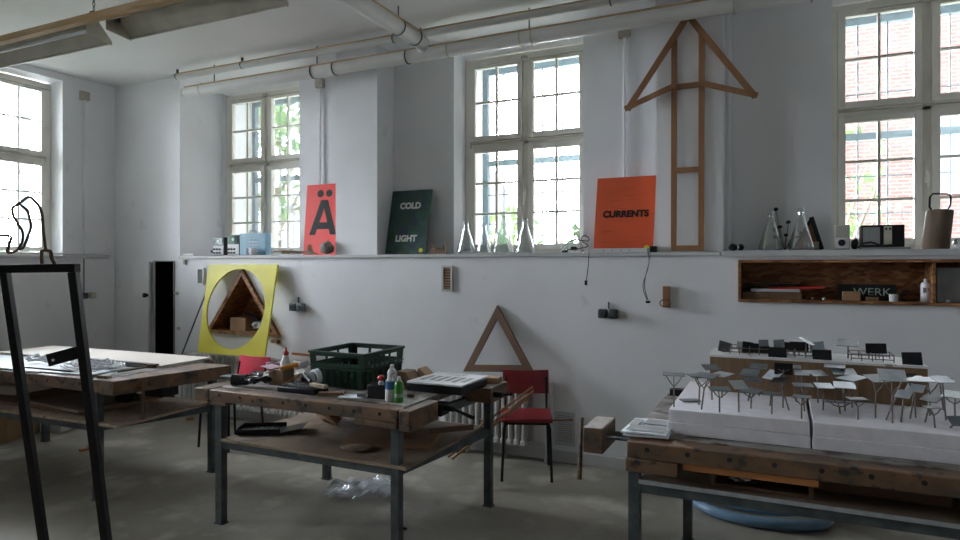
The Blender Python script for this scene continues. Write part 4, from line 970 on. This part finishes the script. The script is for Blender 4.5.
# boxes under the side bench
def carton(px0,px1,pyb,h,depth,m,label,z=0):
    a=G(px0,pyb,z); b=G(px1,pyb,z); t=thing('carton',((a.x+b.x)/2,(a.y+b.y)/2,z),label,'box')
    u=(b-a); u.z=0; n=Vector((-u.y,u.x,0)).normalized()*depth
    MB().prism([a,b,b+n,a+n],(0,0,h)).build('box_body',M[m],t,bev=.004)
    MB().prism([a+u*.0+Vector((0,0,h+.001)),b+Vector((0,0,h+.001)),b+n*.48+Vector((0,0,h+.001)),a+n*.48+Vector((0,0,h+.001))],(0,0,.004)).build('box_flap',M['card'],t)
    return t,a,b,n
carton(-34,7,443,.40,.25,'card','brown cardboard carton on the floor under the side workbench, by the steel frame')
carton(15,32,436,.36,.25,'card_dark','darker cardboard carton between two others under the side workbench')
t,a,b,n=carton(38,62,433,.16,.2,'white','low white printed box on the floor under the side workbench')
# floor scraps
for px,py,l in ((84,451,'small pale wood chip on the floor by the bench leg'),(91,448,'pointed wood chip next to the bench leg'),(190,420,'wood chip on the floor under the side workbench')):
    q=G(px,py); MB().obox((q.x,q.y,.012),(.07,.035,.02),(0,0,rnd.uniform(0,2))).build('wood_chip',M['orange_wood'],label=l,cat='wood chip')
# ================================================================ chairs
def chair(loc, rz, label, m, legm='black_metal'):
    t=thing('chair',(0,0,0),label,'chair','red chairs by the radiators')
    tag(t); sw=.20
    s=MB(); s.box(-sw,sw,-.20,.19,.445,.478); s.build('seat',M[m],t,bev=.014)
    b=MB(); pts=[]
    n=8
    for i in range(n+1):
        u=i/n-.5; pts.append((u*.38, .205-.03*math.cos(u*math.pi)+.03))
    for i in range(n):
        (xa,ya),(xb,yb)=pts[i],pts[i+1]
        b.add([(xa,ya,.59),(xb,yb,.59),(xb,yb+.045,.775),(xa,ya+.045,.775),(xa,ya+.018,.59),(xb,yb+.018,.59),(xb,yb+.063,.775),(xa,ya+.063,.775)],[(0,1,2,3),(5,4,7,6),(3,2,6,7),(1,0,4,5)]+([(0,3,7,4)] if i==0 else [])+([(2,1,5,6)] if i==n-1 else []))
    b.build('backrest',M[m],t)
    for sx in (-1,1):
        MB().tube([(sx*.165,-.17,.435),(sx*.175,-.185,.40),(sx*.19,-.20,0)],.011,10).build('leg',M[legm],t)
        MB().tube([(sx*.165,.17,.435),(sx*.175,.19,.40),(sx*.19,.22,0)],.011,10).build('leg',M[legm],t)
        MB().tube([(sx*.165,.17,.45),(sx*.17,.205,.47),(sx*.17,.235,.60),(sx*.17,.262,.72)],.010,10).build('back_post',M[legm],t)
    MB().box(-.16,.16,-.17,-.155,.425,.444).box(-.16,.16,.155,.17,.425,.444).box(-.175,-.16,-.17,.17,.425,.444).box(.16,.175,-.17,.17,.425,.444).build('seat_frame',M[legm],t)
    t.location=loc; t.rotation_euler.z=rz
    return t
chair((-1.82,4.77,0), R(22), 'red vinyl chair with black tube legs in front of the radiator and wooden triangle', 'red')
chair((-4.58,4.40,0), R(-2), 'chair with glossy pinkish-red backrest behind the middle workbench', 'pink')
# sticks on the chair
zst=.49
for i,((a,b),l) in enumerate([((atT(441,455,4.9),atT(533,387,5.0)),'longest thin brown stick slanting from the floor across the red chair'),((atT(448,457,4.9),atT(534,391,5.02)),'thin brown stick lying just below the longest one'),((atT(452,459,4.85),atT(528,398,5.03)),'third thin stick slanting across the chair, lowest of them')]):
    MB().beam(a,b,.014,.014).build('thin_stick',M['wood'],label=l,cat='stick')
MB().beam(atY(480,421,5.0),atY(573,420,5.0),.012,.012).build('thin_stick',M['card_dark'],label='thin horizontal stick passing behind the red chair seat',cat='stick')
q=G(462,452); MB().obox((q.x,q.y,.02),(.10,.06,.035),(0,0,.4)).build('wood_chip',M['card_dark'],label='brown wooden lump on the floor beside the thin sticks',cat='wood chip')
# ================================================================ model bench
ZB=.87
mb_ = bench('workbench', -.62, 2.15, 2.88, 4.05, ZB, .078, [(-.60,2.96),(2.05,2.96),(-.50,4.02),(2.05,4.02)], .665, 'long worn workbench carrying the white foam blocks of the model', shelf_m='ply')
MB().box(-.625,-.40,2.872,2.99,ZB-.14,ZB-.079).build('jaw_block', M['bench'], mb_, bev=.005)
v = MB().box(-.865,-.765,3.03,3.29,ZB-.125,ZB-.004).build('vise_jaw', M['bench'], mb_, bev=.006)
for p_,q_,r_ in (((-.765,3.22,ZB-.07),(-.62,3.22,ZB-.07),.015),((-.765,3.10,ZB-.06),(-.62,3.10,ZB-.06),.008),((-.90,3.12,ZB-.05),(-.865,3.12,ZB-.05),.022)): MB().cyl(p_,q_,r_).build('vise_screw', M['bench_metal'], mb_)
s=MB(); lever(s,(-.89,3.10,ZB-.02),(-.02,-.10,-1),.30,.010); s.build('vise_lever', M['bench'], mb_)
for (a,b) in ((-.60,-.52),(-.49,-.38)): MB().box(a,b,3.98,4.04,ZB-.003,ZB+.035).build('back_stop', M['black'], mb_, bev=.003)
# papers
for k,(l,rz) in enumerate((('lower sheet of printed paper at the vise end of the model bench',.05),('top sheet of printed paper with pictures at the vise end of the model bench',-.03))):
    t=thing('paper_sheets',(-.555,3.07,ZB+.002+.011*k),l,'paper'); t.name='printed_paper'
    T=Matrix.Translation((-.555,3.075,ZB+.002+.011*k)) @ Matrix.Rotation(rz,4,'Z')
    vs=[];fs=[]; n=9
    for i in range(n):
        for j in range(n):
            u=i/(n-1)-.5; v=j/(n-1)-.5; z=.002+.006*(1+math.sin(u*4+k))*.5*(abs(v)+.3)
            vs+= [T@Vector((u*.20,v*.29,z)), T@Vector((u*.20,v*.29,z+.006))]
    idx=lambda i,j,k_:(i*n+j)*2+k_
    for i in range(n-1):
        for j in range(n-1):
            fs+= [(idx(i,j,1),idx(i+1,j,1),idx(i+1,j+1,1),idx(i,j+1,1)),(idx(i,j,0),idx(i,j+1,0),idx(i+1,j+1,0),idx(i+1,j,0))]
    for i in range(n-1):
        fs+= [(idx(i,0,0),idx(i+1,0,0),idx(i+1,0,1),idx(i,0,1)),(idx(i+1,n-1,0),idx(i,n-1,0),idx(i,n-1,1),idx(i+1,n-1,1)),(idx(0,i+1,0),idx(0,i,0),idx(0,i,1),idx(0,i+1,1)),(idx(n-1,i,0),idx(n-1,i+1,0),idx(n-1,i+1,1),idx(n-1,i,1))]
    MB().add(vs,fs).build('sheet',M['paper'],t)
    if k==1:
        s=MB(); 
        for (a,b,c_,d_) in ((-.03,.08,.02,.12),(-.09,-.05,-.03,.10),(-.08,.085,-.12,-.02)): 
            s.box(a,b,c_,d_,.0145,.0155,T)
        s.build('printed_picture',M['grey'],t)
# foam blocks (two layers, two blocks)
fz=[ZB+.001,ZB+.056,.985]
for (x0,x1,w_) in ((-.47,.118,'at the vise end'),(.124,1.75,'further along the bench')):
    for k in (0,1):
        MB().box(x0+.004*k,x1-.003*k,3.06+.004*k,3.86-.01*k,fz[k],fz[k+1]-.001).build('foam_slab',M['foam'],label='%s white foam slab of the model base, %s'%('upper' if k else 'lower',w_),cat='foam slab',bev=.003)
ZF=.985
# cardboard box plinth
t=thing('cardboard_plinth',(.14,3.78,ZF),'long brown cardboard plinth on the white foam holding the upper row of small panels','cardboard')
bx0,bx1,by0,by1,bz=-.335,.625,3.60,3.90,1.165
MB().box(bx0,bx1,by0,by0+.008,ZF+.001,bz).box(bx0,bx0+.008,by0+.008,by1,ZF+.001,bz).box(bx1-.008,bx1,by0+.008,by1,ZF+.001,bz).box(bx0+.008,bx1-.008,by1-.008,by1,ZF+.001,bz).build('plinth_side',M['card_dark'],t,smooth=False)
MB().box(bx0-.006,bx1+.004,by0-.004,by1+.003,bz+.001,bz+.012).build('plinth_top',M['white'],t)
MB().box(.30,.345,by0-.004,by0-.0005,1.0,1.09).build('plinth_flap',M['card'],t)
ZP=bz+.0125
# wire racks on the plinth
for (a,b,l) in ((.32,.50,'low wire rack on the plinth between the black upright panels'),(.02,.22,'low wire rack on the middle of the cardboard plinth'),(-.24,-.05,'low wire rack at the vise end of the cardboard plinth')):
    s=MB(); 
    for z in (.012,.034): 
        for y in (3.66,3.80): s.cyl((a,y,ZP+z),(b,y,ZP+z),.0022,n=6)
    n=5
    for i in range(n):
        x=a+(b-a)*i/(n-1)
        for y in (3.66,3.80): s.cyl((x,y,ZP),(x,y,ZP+.034),.0022,n=6)
        s.cyl((x,3.66,ZP+.034),(x,3.80,ZP+.034),.0022,n=6)
    s.build('wire_rack',M['rod'],label=l,cat='rack')
# model trees: steel rods holding small square sheets
def tree(x,y,z0,zt,w,m,pitch,roll,yaw,label,fork=True,grp='little rod-and-sheet trees of the model',thin=False,lean=0):
    t=thing('model_tree',(x,y,z0),label,'model tree',grp)
    s=MB(); H=zt-z0; top=Vector((x+lean,y,zt)); base=Vector((x,y,z0))
    T=Matrix.Translation(top) @ Euler((pitch,roll,yaw)).to_matrix().to_4x4()
    fk=base+(top-base)*(.62 if fork else .93)
    s.cyl(base,fk,.0036,n=7)
    MB().box(-w/2,w/2,-w*.42,w*.42,0,.003,T).build('sheet',M[m],t,smooth=False)
    r=MB()
    if fork:
        for a,b in ((-.36,-.28),(.36,-.28),(0,.32)):
            e=T@Vector((a*w,b*w,-.001)); mid_=fk.lerp(e,.55); mid_.z-=.004
            r.tube([fk,mid_,e],.0026,6)
    else:
        r.cyl(fk,top-Vector((0,0,.002)),.003,n=6)
        e1=T@Vector((-.3*w,0,-.001)); e2=T@Vector((.3*w,0,-.001)); r.tube([e1,fk,e2],.0024,5)
    s.v+=[]; s.build('rod',M['rod'],t); r.build('branch_rod',M['rod'],t)
    return t
L_='panel_light'; Gg='panel_grey'; K='black'
# (base px, base py, sheet px, sheet py, width px, material, pitch deg, yaw deg, words)
TREES=[
 (674,407,674,374.6,23,Gg,1,10,'grey flat-topped model tree at the very corner of the foam, beside the vise end'),
 (699,405,700,376,24,Gg,3,30,'grey flat model tree, second from the foam corner'),
 (701.5,409.7,706,375.5,24,Gg,6,-20,'grey model tree planted directly in front of the second one'),
 (712,400,711,367.5,17,Gg,14,25,'grey-sheeted model tree before the corner of the cardboard plinth'),
 (722,398,722,374.5,20,L_,8,-35,'slim pale-sheeted model tree just past the plinth corner'),
 (719.5,412.5,719.5,389,22,Gg,4,15,'low wide grey model tree at the front of the foam, before the plinth corner'),
 (738.8,412.5,738.5,385,17,L_,30,35,'pale steeply tilted model tree at the foam front, first with a raised corner'),
 (751,408.8,751.5,391,20,Gg,8,-30,'grey drooping model tree just behind the foam front, low'),
 (750,398,749.7,373,18,Gg,22,-15,'tall grey model tree close to the plinth face'),
 (748,401,753,380,18,'socket_blue',-24,0,'dark-sheeted model tree close to the plinth face'),
 (759,396,759,366.5,17,Gg,16,-8,'tallest grey model tree touching the plinth rim'),
 (783,408,783.5,369,18,K,-62,0,'black-sheeted model tree upright against the plinth face'),
 (770,406,773,375,18,L_,32,-40,'pale steep sheeted model tree beside the black upright one'),
 (789,410.6,779.7,381,17,K,-30,20,'black tilted model tree leaning toward its neighbours in mid-row'),
 (771.8,414.4,772,394,18,Gg,3,0,'low edge-on grey model tree at the foam front by mid-block'),
 (802,404,802,373,15,L_,18,0,'pale level model tree near the joint of the foam blocks, against the plinth'),
 (796,402,796,367.5,10,Gg,20,0,'small grey model tree peeking above others before the plinth'),
 (804.5,411.5,803,385.5,20,Gg,4,10,'thin-topped grey model tree just behind the foam joint'),
 (801.6,419,801.6,397,18,Gg,2,-10,'bare forked model tree at the front edge beside the foam joint'),
 (818,403,817.6,373.5,18,Gg,16,30,'grey model tree past the foam joint near the plinth'),
 (834,400,834,365,20,L_,5,-6,'pale thin-edged model tree level with the plinth rim'),
 (843.5,404,843.5,371.8,23,'socket_blue',14,8,'blue-grey wide model tree under the plinth rim'),
 (852,408,852,378,24,L_,10,-50,'pale slanting long-sheeted model tree before the plinth flap'),
 (823,410.5,824,386,17,L_,14,15,'pale small model tree in the middle of the second foam block'),
 (845,411.5,844.4,385.5,21,L_,14,0,'pale flat model tree between two forked ones on the second block'),
 (858,420,857.4,399,18,Gg,0,20,'bare forked low model tree at the front of the second block'),
 (840,414,839,403,26,Gg,-14,0,'lowest dark model tree, nearly lying on the second foam block'),
 (875.5,418,876,378.5,20,'socket_blue',20,35,'dark tilted model tree before the cardboard flap end'),
 (892.6,423.5,892,375.5,26,L_,26,0,'largest pale model tree at the front of the second block'),
 (886,420,903.7,374.5,18,K,-20,10,'black-sheeted model tree behind the largest pale one'),
 (915.7,418,914,379,20,L_,12,10,'pale model tree beyond the largest one, level top'),
 (910,419,914.8,388,17,L_,26,-25,'pale drooping model tree beneath the level-topped one'),
 (901,422.6,903.7,394,15,L_,34,-30,'pale steep small model tree at the front past the largest one'),
 (930,416,929.6,380,20,L_,8,5,'pale flat model tree past the end of the cardboard plinth'),
 (946,420.7,942.6,380,19,L_,16,25,'pale model tree with upturned edge beyond the plinth end'),
 (934,402,930.6,372.6,18,K,12,-45,'black thin slanted model tree behind the plinth end'),
 (925,422.6,930.6,398.5,18,K,18,-35,'black drooping low model tree in front of the plinth end'),
 (935,428,933,408,16,Gg,0,10,'bare forked model tree closest to the front edge of the second block'),
 (955,419,954.6,395,22,Gg,14,-20,'grey wide model tree at the far end of the visible foam'),
 (950,428,957,421,18,'socket_blue',30,20,'dark low sheet model leaning at the foam front beyond the last forked one'),
]
for (bx_,by_,sx_,sy_,w_,m_,pt,yw_,lb) in TREES:
    q=G(bx_,by_,ZF); tt=(q-CAM).dot(Vector((-SN,CS,0)))
    top=atT(sx_,sy_,tt); w=w_*tt/F*.92
    if q.y>3.57: q.y=3.56
    forked='fork' in lb or w_>=20
    tree(q.x,q.y,ZF+.001,max(top.z,ZF+.03),w,m_,R(-pt+(0 if pt>0 else 0)) if False else R(pt),0,R(yw_),lb,fork=forked,lean=top.x-q.x)
q=G(690,401,ZF); MB().obox((q.x,q.y,ZF+.004),(.09,.06,.003),(0,0,.5)).build('metal_sheet',M['panel_grey'],label='loose grey sheet lying flat on the foam by its corner',cat='sheet')
# small panels on the plinth
PAN=[(724.7,349.6,12,10,Gg,'grey diamond-turned small panel at the vise end of the plinth',45),(741,345,8,6,L_,'thin pale slanted small panel near the vise end of the plinth',30),
 (747.6,350.3,10,11,K,'narrow dark small panel beside the thin pale one',20),(760,348.4,16,9,K,'black small panel third along the plinth',0),
 (763.6,343,9,6,Gg,'grey small panel showing above the third black one',-15),(777.5,354,17,9.5,K,'black small panel lying lowest at the plinth rim',0),
 (779,345,10,10,Gg,'grey tilted small panel above the rim panel',-20),(788,346,9,7,K,'small black panel between the grey and the wide black one',10),
 (799,346.7,17,9,K,'wide black small panel on the middle of the plinth',0),(817,346.7,13,9,'socket_blue','dark grey tilted small panel past the middle of the plinth',-35),
 (822,356,17,9.5,K,'black rim panel under the tilted dark grey one',-6),(876,348.5,18,9.5,K,'single black small panel behind the wire rack',-8),
 (912,358.7,17,12,K,'last black small panel at the far end of the plinth',-10)]
for (px,py,w_,h_,m_,lb,rt) in PAN:
    yb_=3.64 if py>352 else 3.74
    q=atY(px,py+h_/2,yb_); zt_=ZP+.001; tt=(q-CAM).dot(Vector((-SN,CS,0))); w=w_*tt/F; h=h_*tt/F*1.12
    c=atY(px,py,yb_); zc_=max(c.z,ZP+h*.42)
    t=thing('metal_sail',(c.x,yb_,ZP),lb,'metal sheet','small sheets standing on the plinth')
    MB().obox((c.x,yb_,zc_),(w,.003,h),(R(-25),R(rt)*.35,R(rt)*.4)).build('sheet',M[m_],t,smooth=False)
    MB().cyl((c.x,yb_+.012,ZP),(c.x,yb_+.003,zc_),.0025,n=6).cyl((c.x-w*.3,yb_+.03,ZP),(c.x-w*.3,yb_+.003,zc_),.0022,n=6).build('rod',M['rod'],t)
q=atY(806,352,3.70); t=thing('metal_sail',(q.x,3.70,ZP),'long pale strip panel rising steeply on the plinth','metal sheet','small sheets standing on the plinth')
MB().beam(atY(800,337.5,3.72),atY(813,345,3.68),.03,.003).build('sheet',M[L_],t); MB().cyl((q.x,3.70,ZP),atY(806,341,3.70),.0025,n=6).build('rod',M['rod'],t)
q=atY(848,360,3.74); tree(q.x,3.74,ZP,atY(847,343,3.74).z,.095,Gg,R(20),0,R(-10),'tallest rod panel standing alone on the plinth behind the wire rack',fork=False)
# things on the model bench shelf
zs3=.687
def S3(px,py): return G(px,py,zs3)
a=S3(710,487)
t=thing('open_crate_box',(a.x+.2,a.y+.1,zs3),'dark brown open wooden box on the lower shelf of the model bench','box')
x0,x1,y0,y1=a.x,a.x+.40,a.y+.02,a.y+.34
s=MB().box(x0,x0+.018,y0,y1,zs3,zs3+.095).box(x1-.018,x1,y0,y1,zs3,zs3+.095).box(x0+.018,x1-.018,y1-.018,y1,zs3,zs3+.095).box(x0+.018,x1-.018,y0,y1-.018,zs3,zs3+.015).box(x0+.018,x1-.018,y0,y1-.018,zs3+.083,zs3+.095)
s.build('box_body',M['wood_dark'],t,smooth=False)
MB().blob((x0+.14,y0+.06,zs3+.035),(.14,.08,.035),.6,3,3,seed=3,flat=.6).build('foil_scrap',M['chrome'],label='crumpled shiny foil inside the dark open box',cat='foil')
MB().box(-.38,.14,2.895,2.925,.762,.789).build('wooden_batten',M['orange_wood'],label='orange-brown batten tucked beneath the front beam of the model bench',cat='batten')
MB().box(.10,.62,3.1,3.9,zs3+.001,zs3+.045).build('stored_plank',M['wood_dark'],label='dark plank on the model bench shelf past the open box',cat='plank')
MB().box(.70,1.9,3.05,3.8,zs3+.001,zs3+.03).build('stored_plank',M['wood'],label='brown plank stored at the far end of the model bench shelf',cat='plank')
s=MB()
for k in range(26):
    q=Vector((rnd.uniform(-.45,-.22),rnd.uniform(3.0,3.9),zs3+.003)); s.obox(q,(rnd.uniform(.005,.025),rnd.uniform(.004,.012),.003),(0,0,rnd.uniform(0,3)))
tag(s.build('wood_debris',M['bark']),kind='stuff')
MB().box(-.575,2.0,2.918,2.924,.668,.686).build('shelf_edge_strip',M['panel_light'],mb_)
# hose
def hose():
    pts=[]; cx,cy=-.11,4.66
    for k in range(46):
        a=k*.27+2.9; r=.40-.0035*k; z=.038 + (.04*max(0,math.sin(a*.5)) if k>20 else 0)+ (.02 if k>23 else 0)
        pts.append((cx+r*1.08*math.cos(a)+.008*math.sin(k*.7), cy+r*.72*math.sin(a)-.0, z+(.045 if k>24 else 0)*(1)))
    t=thing('hose',(cx,cy,0),'thick blue-grey hose coiled on the floor under the model bench','hose')
    MB().tube(pts,.034,12).build('hose_tube',M['hose'],t)
hose()
# ================================================================ black steel frame standing close to the camera
t=thing('steel_frame',(-1.9,1.6,0),'tall black square-section steel frame standing close to the viewer before the side workbench','frame')
def sq(p,q,w,nm,m='black_metal',h=None):
    return MB().beam(p,q,w,h or w,up=Vector((-SN,CS,0))).build(nm,M[m],t,bev=.002)
tA=atT(5,272,2.35); tB=atT(73.5,272,2.30); fA=atT(65,688,2.50); fB=atT(125,690,2.48)
fA.z=.001; fB.z=.001
sq(tA,fA,.027,'leg'); sq(tB,fB,.029,'leg')
sq(atT(-6,269,2.36),atT(77.5,268,2.295),.030,'top_bar',h=.030)
lo=lambda a,b,u:a.lerp(b,u)
sq(lo(tA,fA,.90),lo(tB,fB,.90),.03,'bottom_bar')
e0=atT(48,360.5,2.36); e1=atT(80,351.8,2.33)
MB().beam(e0,e1,.045,.006,up=Vector((-SN,CS,0))).build('angle_bracket',M['black_metal'],t)
bb=[o for o in bpy.data.objects if o.parent==t and o.name.startswith('angle')][0]
MB().cyl(atT(53,360,2.352),atT(53,360,2.343),.005,n=12).build('bolt_head',M['chrome'],bb)
# wire sculpture
tw=2.33
def W_(pts,r=.0045,dt=0): return [atT(0+x/4.5,150+y/4.5,tw+dt) for x,y in pts]
def smooth_(P,n=4):
    out=[]
    for i in range(len(P)-1):
        a=P[max(i-1,0)];b=P[i];c=P[i+1];d=P[min(i+2,len(P)-1)]
        for k in range(n):
            u=k/n; out.append(.5*((2*b)+(c-a)*u+(2*a-5*b+4*c-d)*u*u+(3*b-a-3*c+d)*u**3))
    return out+[P[-1]]
t=thing('wire_sculpture',atT(42,262,tw),'bent rusty wire loop sculpture perched on the black steel frame','wire sculpture')
MB().tube(smooth_(W_([(190,512),(188,456),(226,456),(232,486),(246,512)]),2),.0065,8).build('wire_foot',M['rust'],t)
MB().tube(smooth_(W_([(206,456),(196,370),(186,275),(152,226),(126,213),(88,240),(56,262),(62,300),(82,335),(102,372),(100,412),(84,444)])),.0052,8).build('wire_loop',M['rust'],t)
MB().tube(smooth_(W_([(84,242),(122,272),(134,310),(140,350),(122,398),(104,440),(86,447),(60,460),(34,460),(40,430),(50,398),(44,388),(0,384),(-20,388)])),.0050,8).build('wire_loop',M['rust'],t)
# ================================================================ outdoors
struct('ground', MB().box(-60,60,6.4,70,-.6,-.5).box(-70,-7.9,-40,6.4,-.6,-.5), M['ground'])
t=thing('brick_building',(7,17,-.5),'pale red brick building standing across the yard','building')
MB().box(-1.2,22,17,19,-.5,7.6).build('building_wall',M['brick'],t)
MB().box(-1.4,22.2,16.8,19.2,7.61,7.8).build('building_eaves',M['render_wall'],t)
for (x,z) in ((0.1,3.2),(3.0,3.2),(6.0,3.2),(9.0,3.2),(1.0,.2),(4.3,.2),(8,.2)):
    w=MB().box(x,x+1.1,16.93,17.0,z,z+1.7).build('building_window',M['white'],t); MB().box(x+.08,x+1.02,16.92,16.93,z+.1,z+1.6).build('building_pane',M['panel_light'],w)
t=thing('pale_house',(-12,19,-.5),'pale rendered house glimpsed low through the far window','building')
MB().box(-28,-10,19,24,-.5,3.6).build('house_wall',M['render_wall'],t)
MB().prism([(-28.5,18.5,3.61),(-28.5,24.5,3.61),(-28.5,21.5,5.2)],(19,0,0)).build('house_roof',M['grey'],t)
for x in (-25,-22,-19,-16,-13): MB().box(x,x+1.0,18.95,19.0,1.2,2.6).build('house_window',M['grey'],t)
def leaftree(x,y,h,r,label,n=900,seed=0):
    rr=random.Random(seed); t=thing('leafy_tree',(x,y,-.5),label,'tree','trees outside the windows')
    s=MB(); s.cyl((x,y,-.5),(x+.1,y,h*.6),.16,.07,8)
    for k in range(9):
        a=rr.uniform(0,6.3); s.cyl((x,y,h*.3+.1*k),(x+math.cos(a)*r*.8,y+math.sin(a)*r*.8,h*.5+rr.uniform(0,h*.4)),.05,.015,5)
    s.build('trunk',M['bark'],t)
    f=MB()
    for k in range(n):
        d=Vector((rr.gauss(0,1),rr.gauss(0,1),rr.gauss(0,1))).normalized()*(rr.random()**.45)
        p=Vector((x+d.x*r,y+d.y*r,h*.68+d.z*h*.36)); q=rr.uniform(.10,.2)
        R_=Euler((rr.uniform(0,3),rr.uniform(0,3),rr.uniform(0,6))).to_matrix()
        f.add([p+R_@Vector(v) for v in ((-q,0,0),(0,-q*.5,0),(q,0,.03),(0,q*.5,0))],[(0,1,2,3)])
    f.build('crown',M['leaf'],t,smooth=False)
leaftree(-10.6,11.5,7.6,2.6,'leafy tree filling the upper panes of the far window',1500,1)
leaftree(-7.2,16.0,3.2,1.6,'low green tree in the yard seen past the flasks',500,2)
leaftree(-3.6,14.5,2.6,1.2,'small green shrub-like tree behind the window with the flasks',400,3)
leaftree(.9,12.5,3.9,.9,'thin young tree in front of the brick building',90,4)
leaftree(-14.5,5.6,3.6,1.8,'green tree outside the side window',600,5)
# ================================================================ light, world, camera
w=bpy.data.worlds.new('World'); bpy.context.scene.world=w; w.use_nodes=True; nt=w.node_tree
bg=nt.nodes['Background']; 
tc=nt.nodes.new('ShaderNodeTexCoord'); sp=nt.nodes.new('ShaderNodeSeparateXYZ'); rp=nt.nodes.new('ShaderNodeValToRGB')
# an overcast sky, brightest over the yard and much darker behind the building
vd=nt.nodes.new('ShaderNodeVectorMath'); vd.operation='DOT_PRODUCT'; vd.inputs[1].default_value=(-.90,.43,.05)
nt.links.new(tc.outputs['Generated'],vd.inputs[0]); nt.links.new(vd.outputs['Value'],rp.inputs[0]); nt.links.new(rp.outputs[0],bg.inputs[0])
e=rp.color_ramp.elements; e[0].position=0.0; e[0].color=(.075,.079,.085,1); e[1].position=.92; e[1].color=(3.0,3.1,3.35,1); x_=e.new(.42); x_.color=(.56,.585,.62,1)
bg.inputs[1].default_value=SKY
for i,(x,y,rz) in enumerate([(WX[0]+WW/2,6.14,0),(WX[1]+WW/2,6.14,0),(WX[2]+WW/2,6.14,0),(XL-.32,YL[0]+WW/2,90),(XL-.32,YL[1]+WW/2,90)]):
    l=bpy.data.lights.new('window_portal','AREA'); l.shape='RECTANGLE'; l.size=WW+.2; l.size_y=2.1; l.cycles.is_portal=True
    o=bpy.data.objects.new('window_portal',l); C.objects.link(o); o.location=(x,y,2.73)
    o.rotation_euler=(R(-90),0,0) if rz==0 else (R(90),0,R(-90))
    if rz==0: o.rotation_euler=(R(-90),0,0)
cam=bpy.data.cameras.new('camera'); co=bpy.data.objects.new('camera',cam); C.objects.link(co)
cam.sensor_width=36; cam.lens=F*36/960; cam.shift_y=-(270-HY)/960; cam.clip_start=.05; cam.clip_end=300
co.location=CAM; co.rotation_euler=(R(90),0,R(25))
sc=bpy.context.scene; sc.camera=co
sc.view_settings.view_transform='Standard'; sc.view_settings.look='None'; sc.view_settings.exposure=EXPO; sc.view_settings.gamma=1; sc.view_settings.use_curve_mapping=False
sc.cycles.use_denoising=True; sc.cycles.max_bounces=14; sc.cycles.diffuse_bounces=9; sc.cycles.glossy_bounces=4; sc.cycles.transparent_max_bounces=16; sc.cycles.sample_clamp_indirect=6
sc.cycles.caustics_reflective=False; sc.cycles.caustics_refractive=False
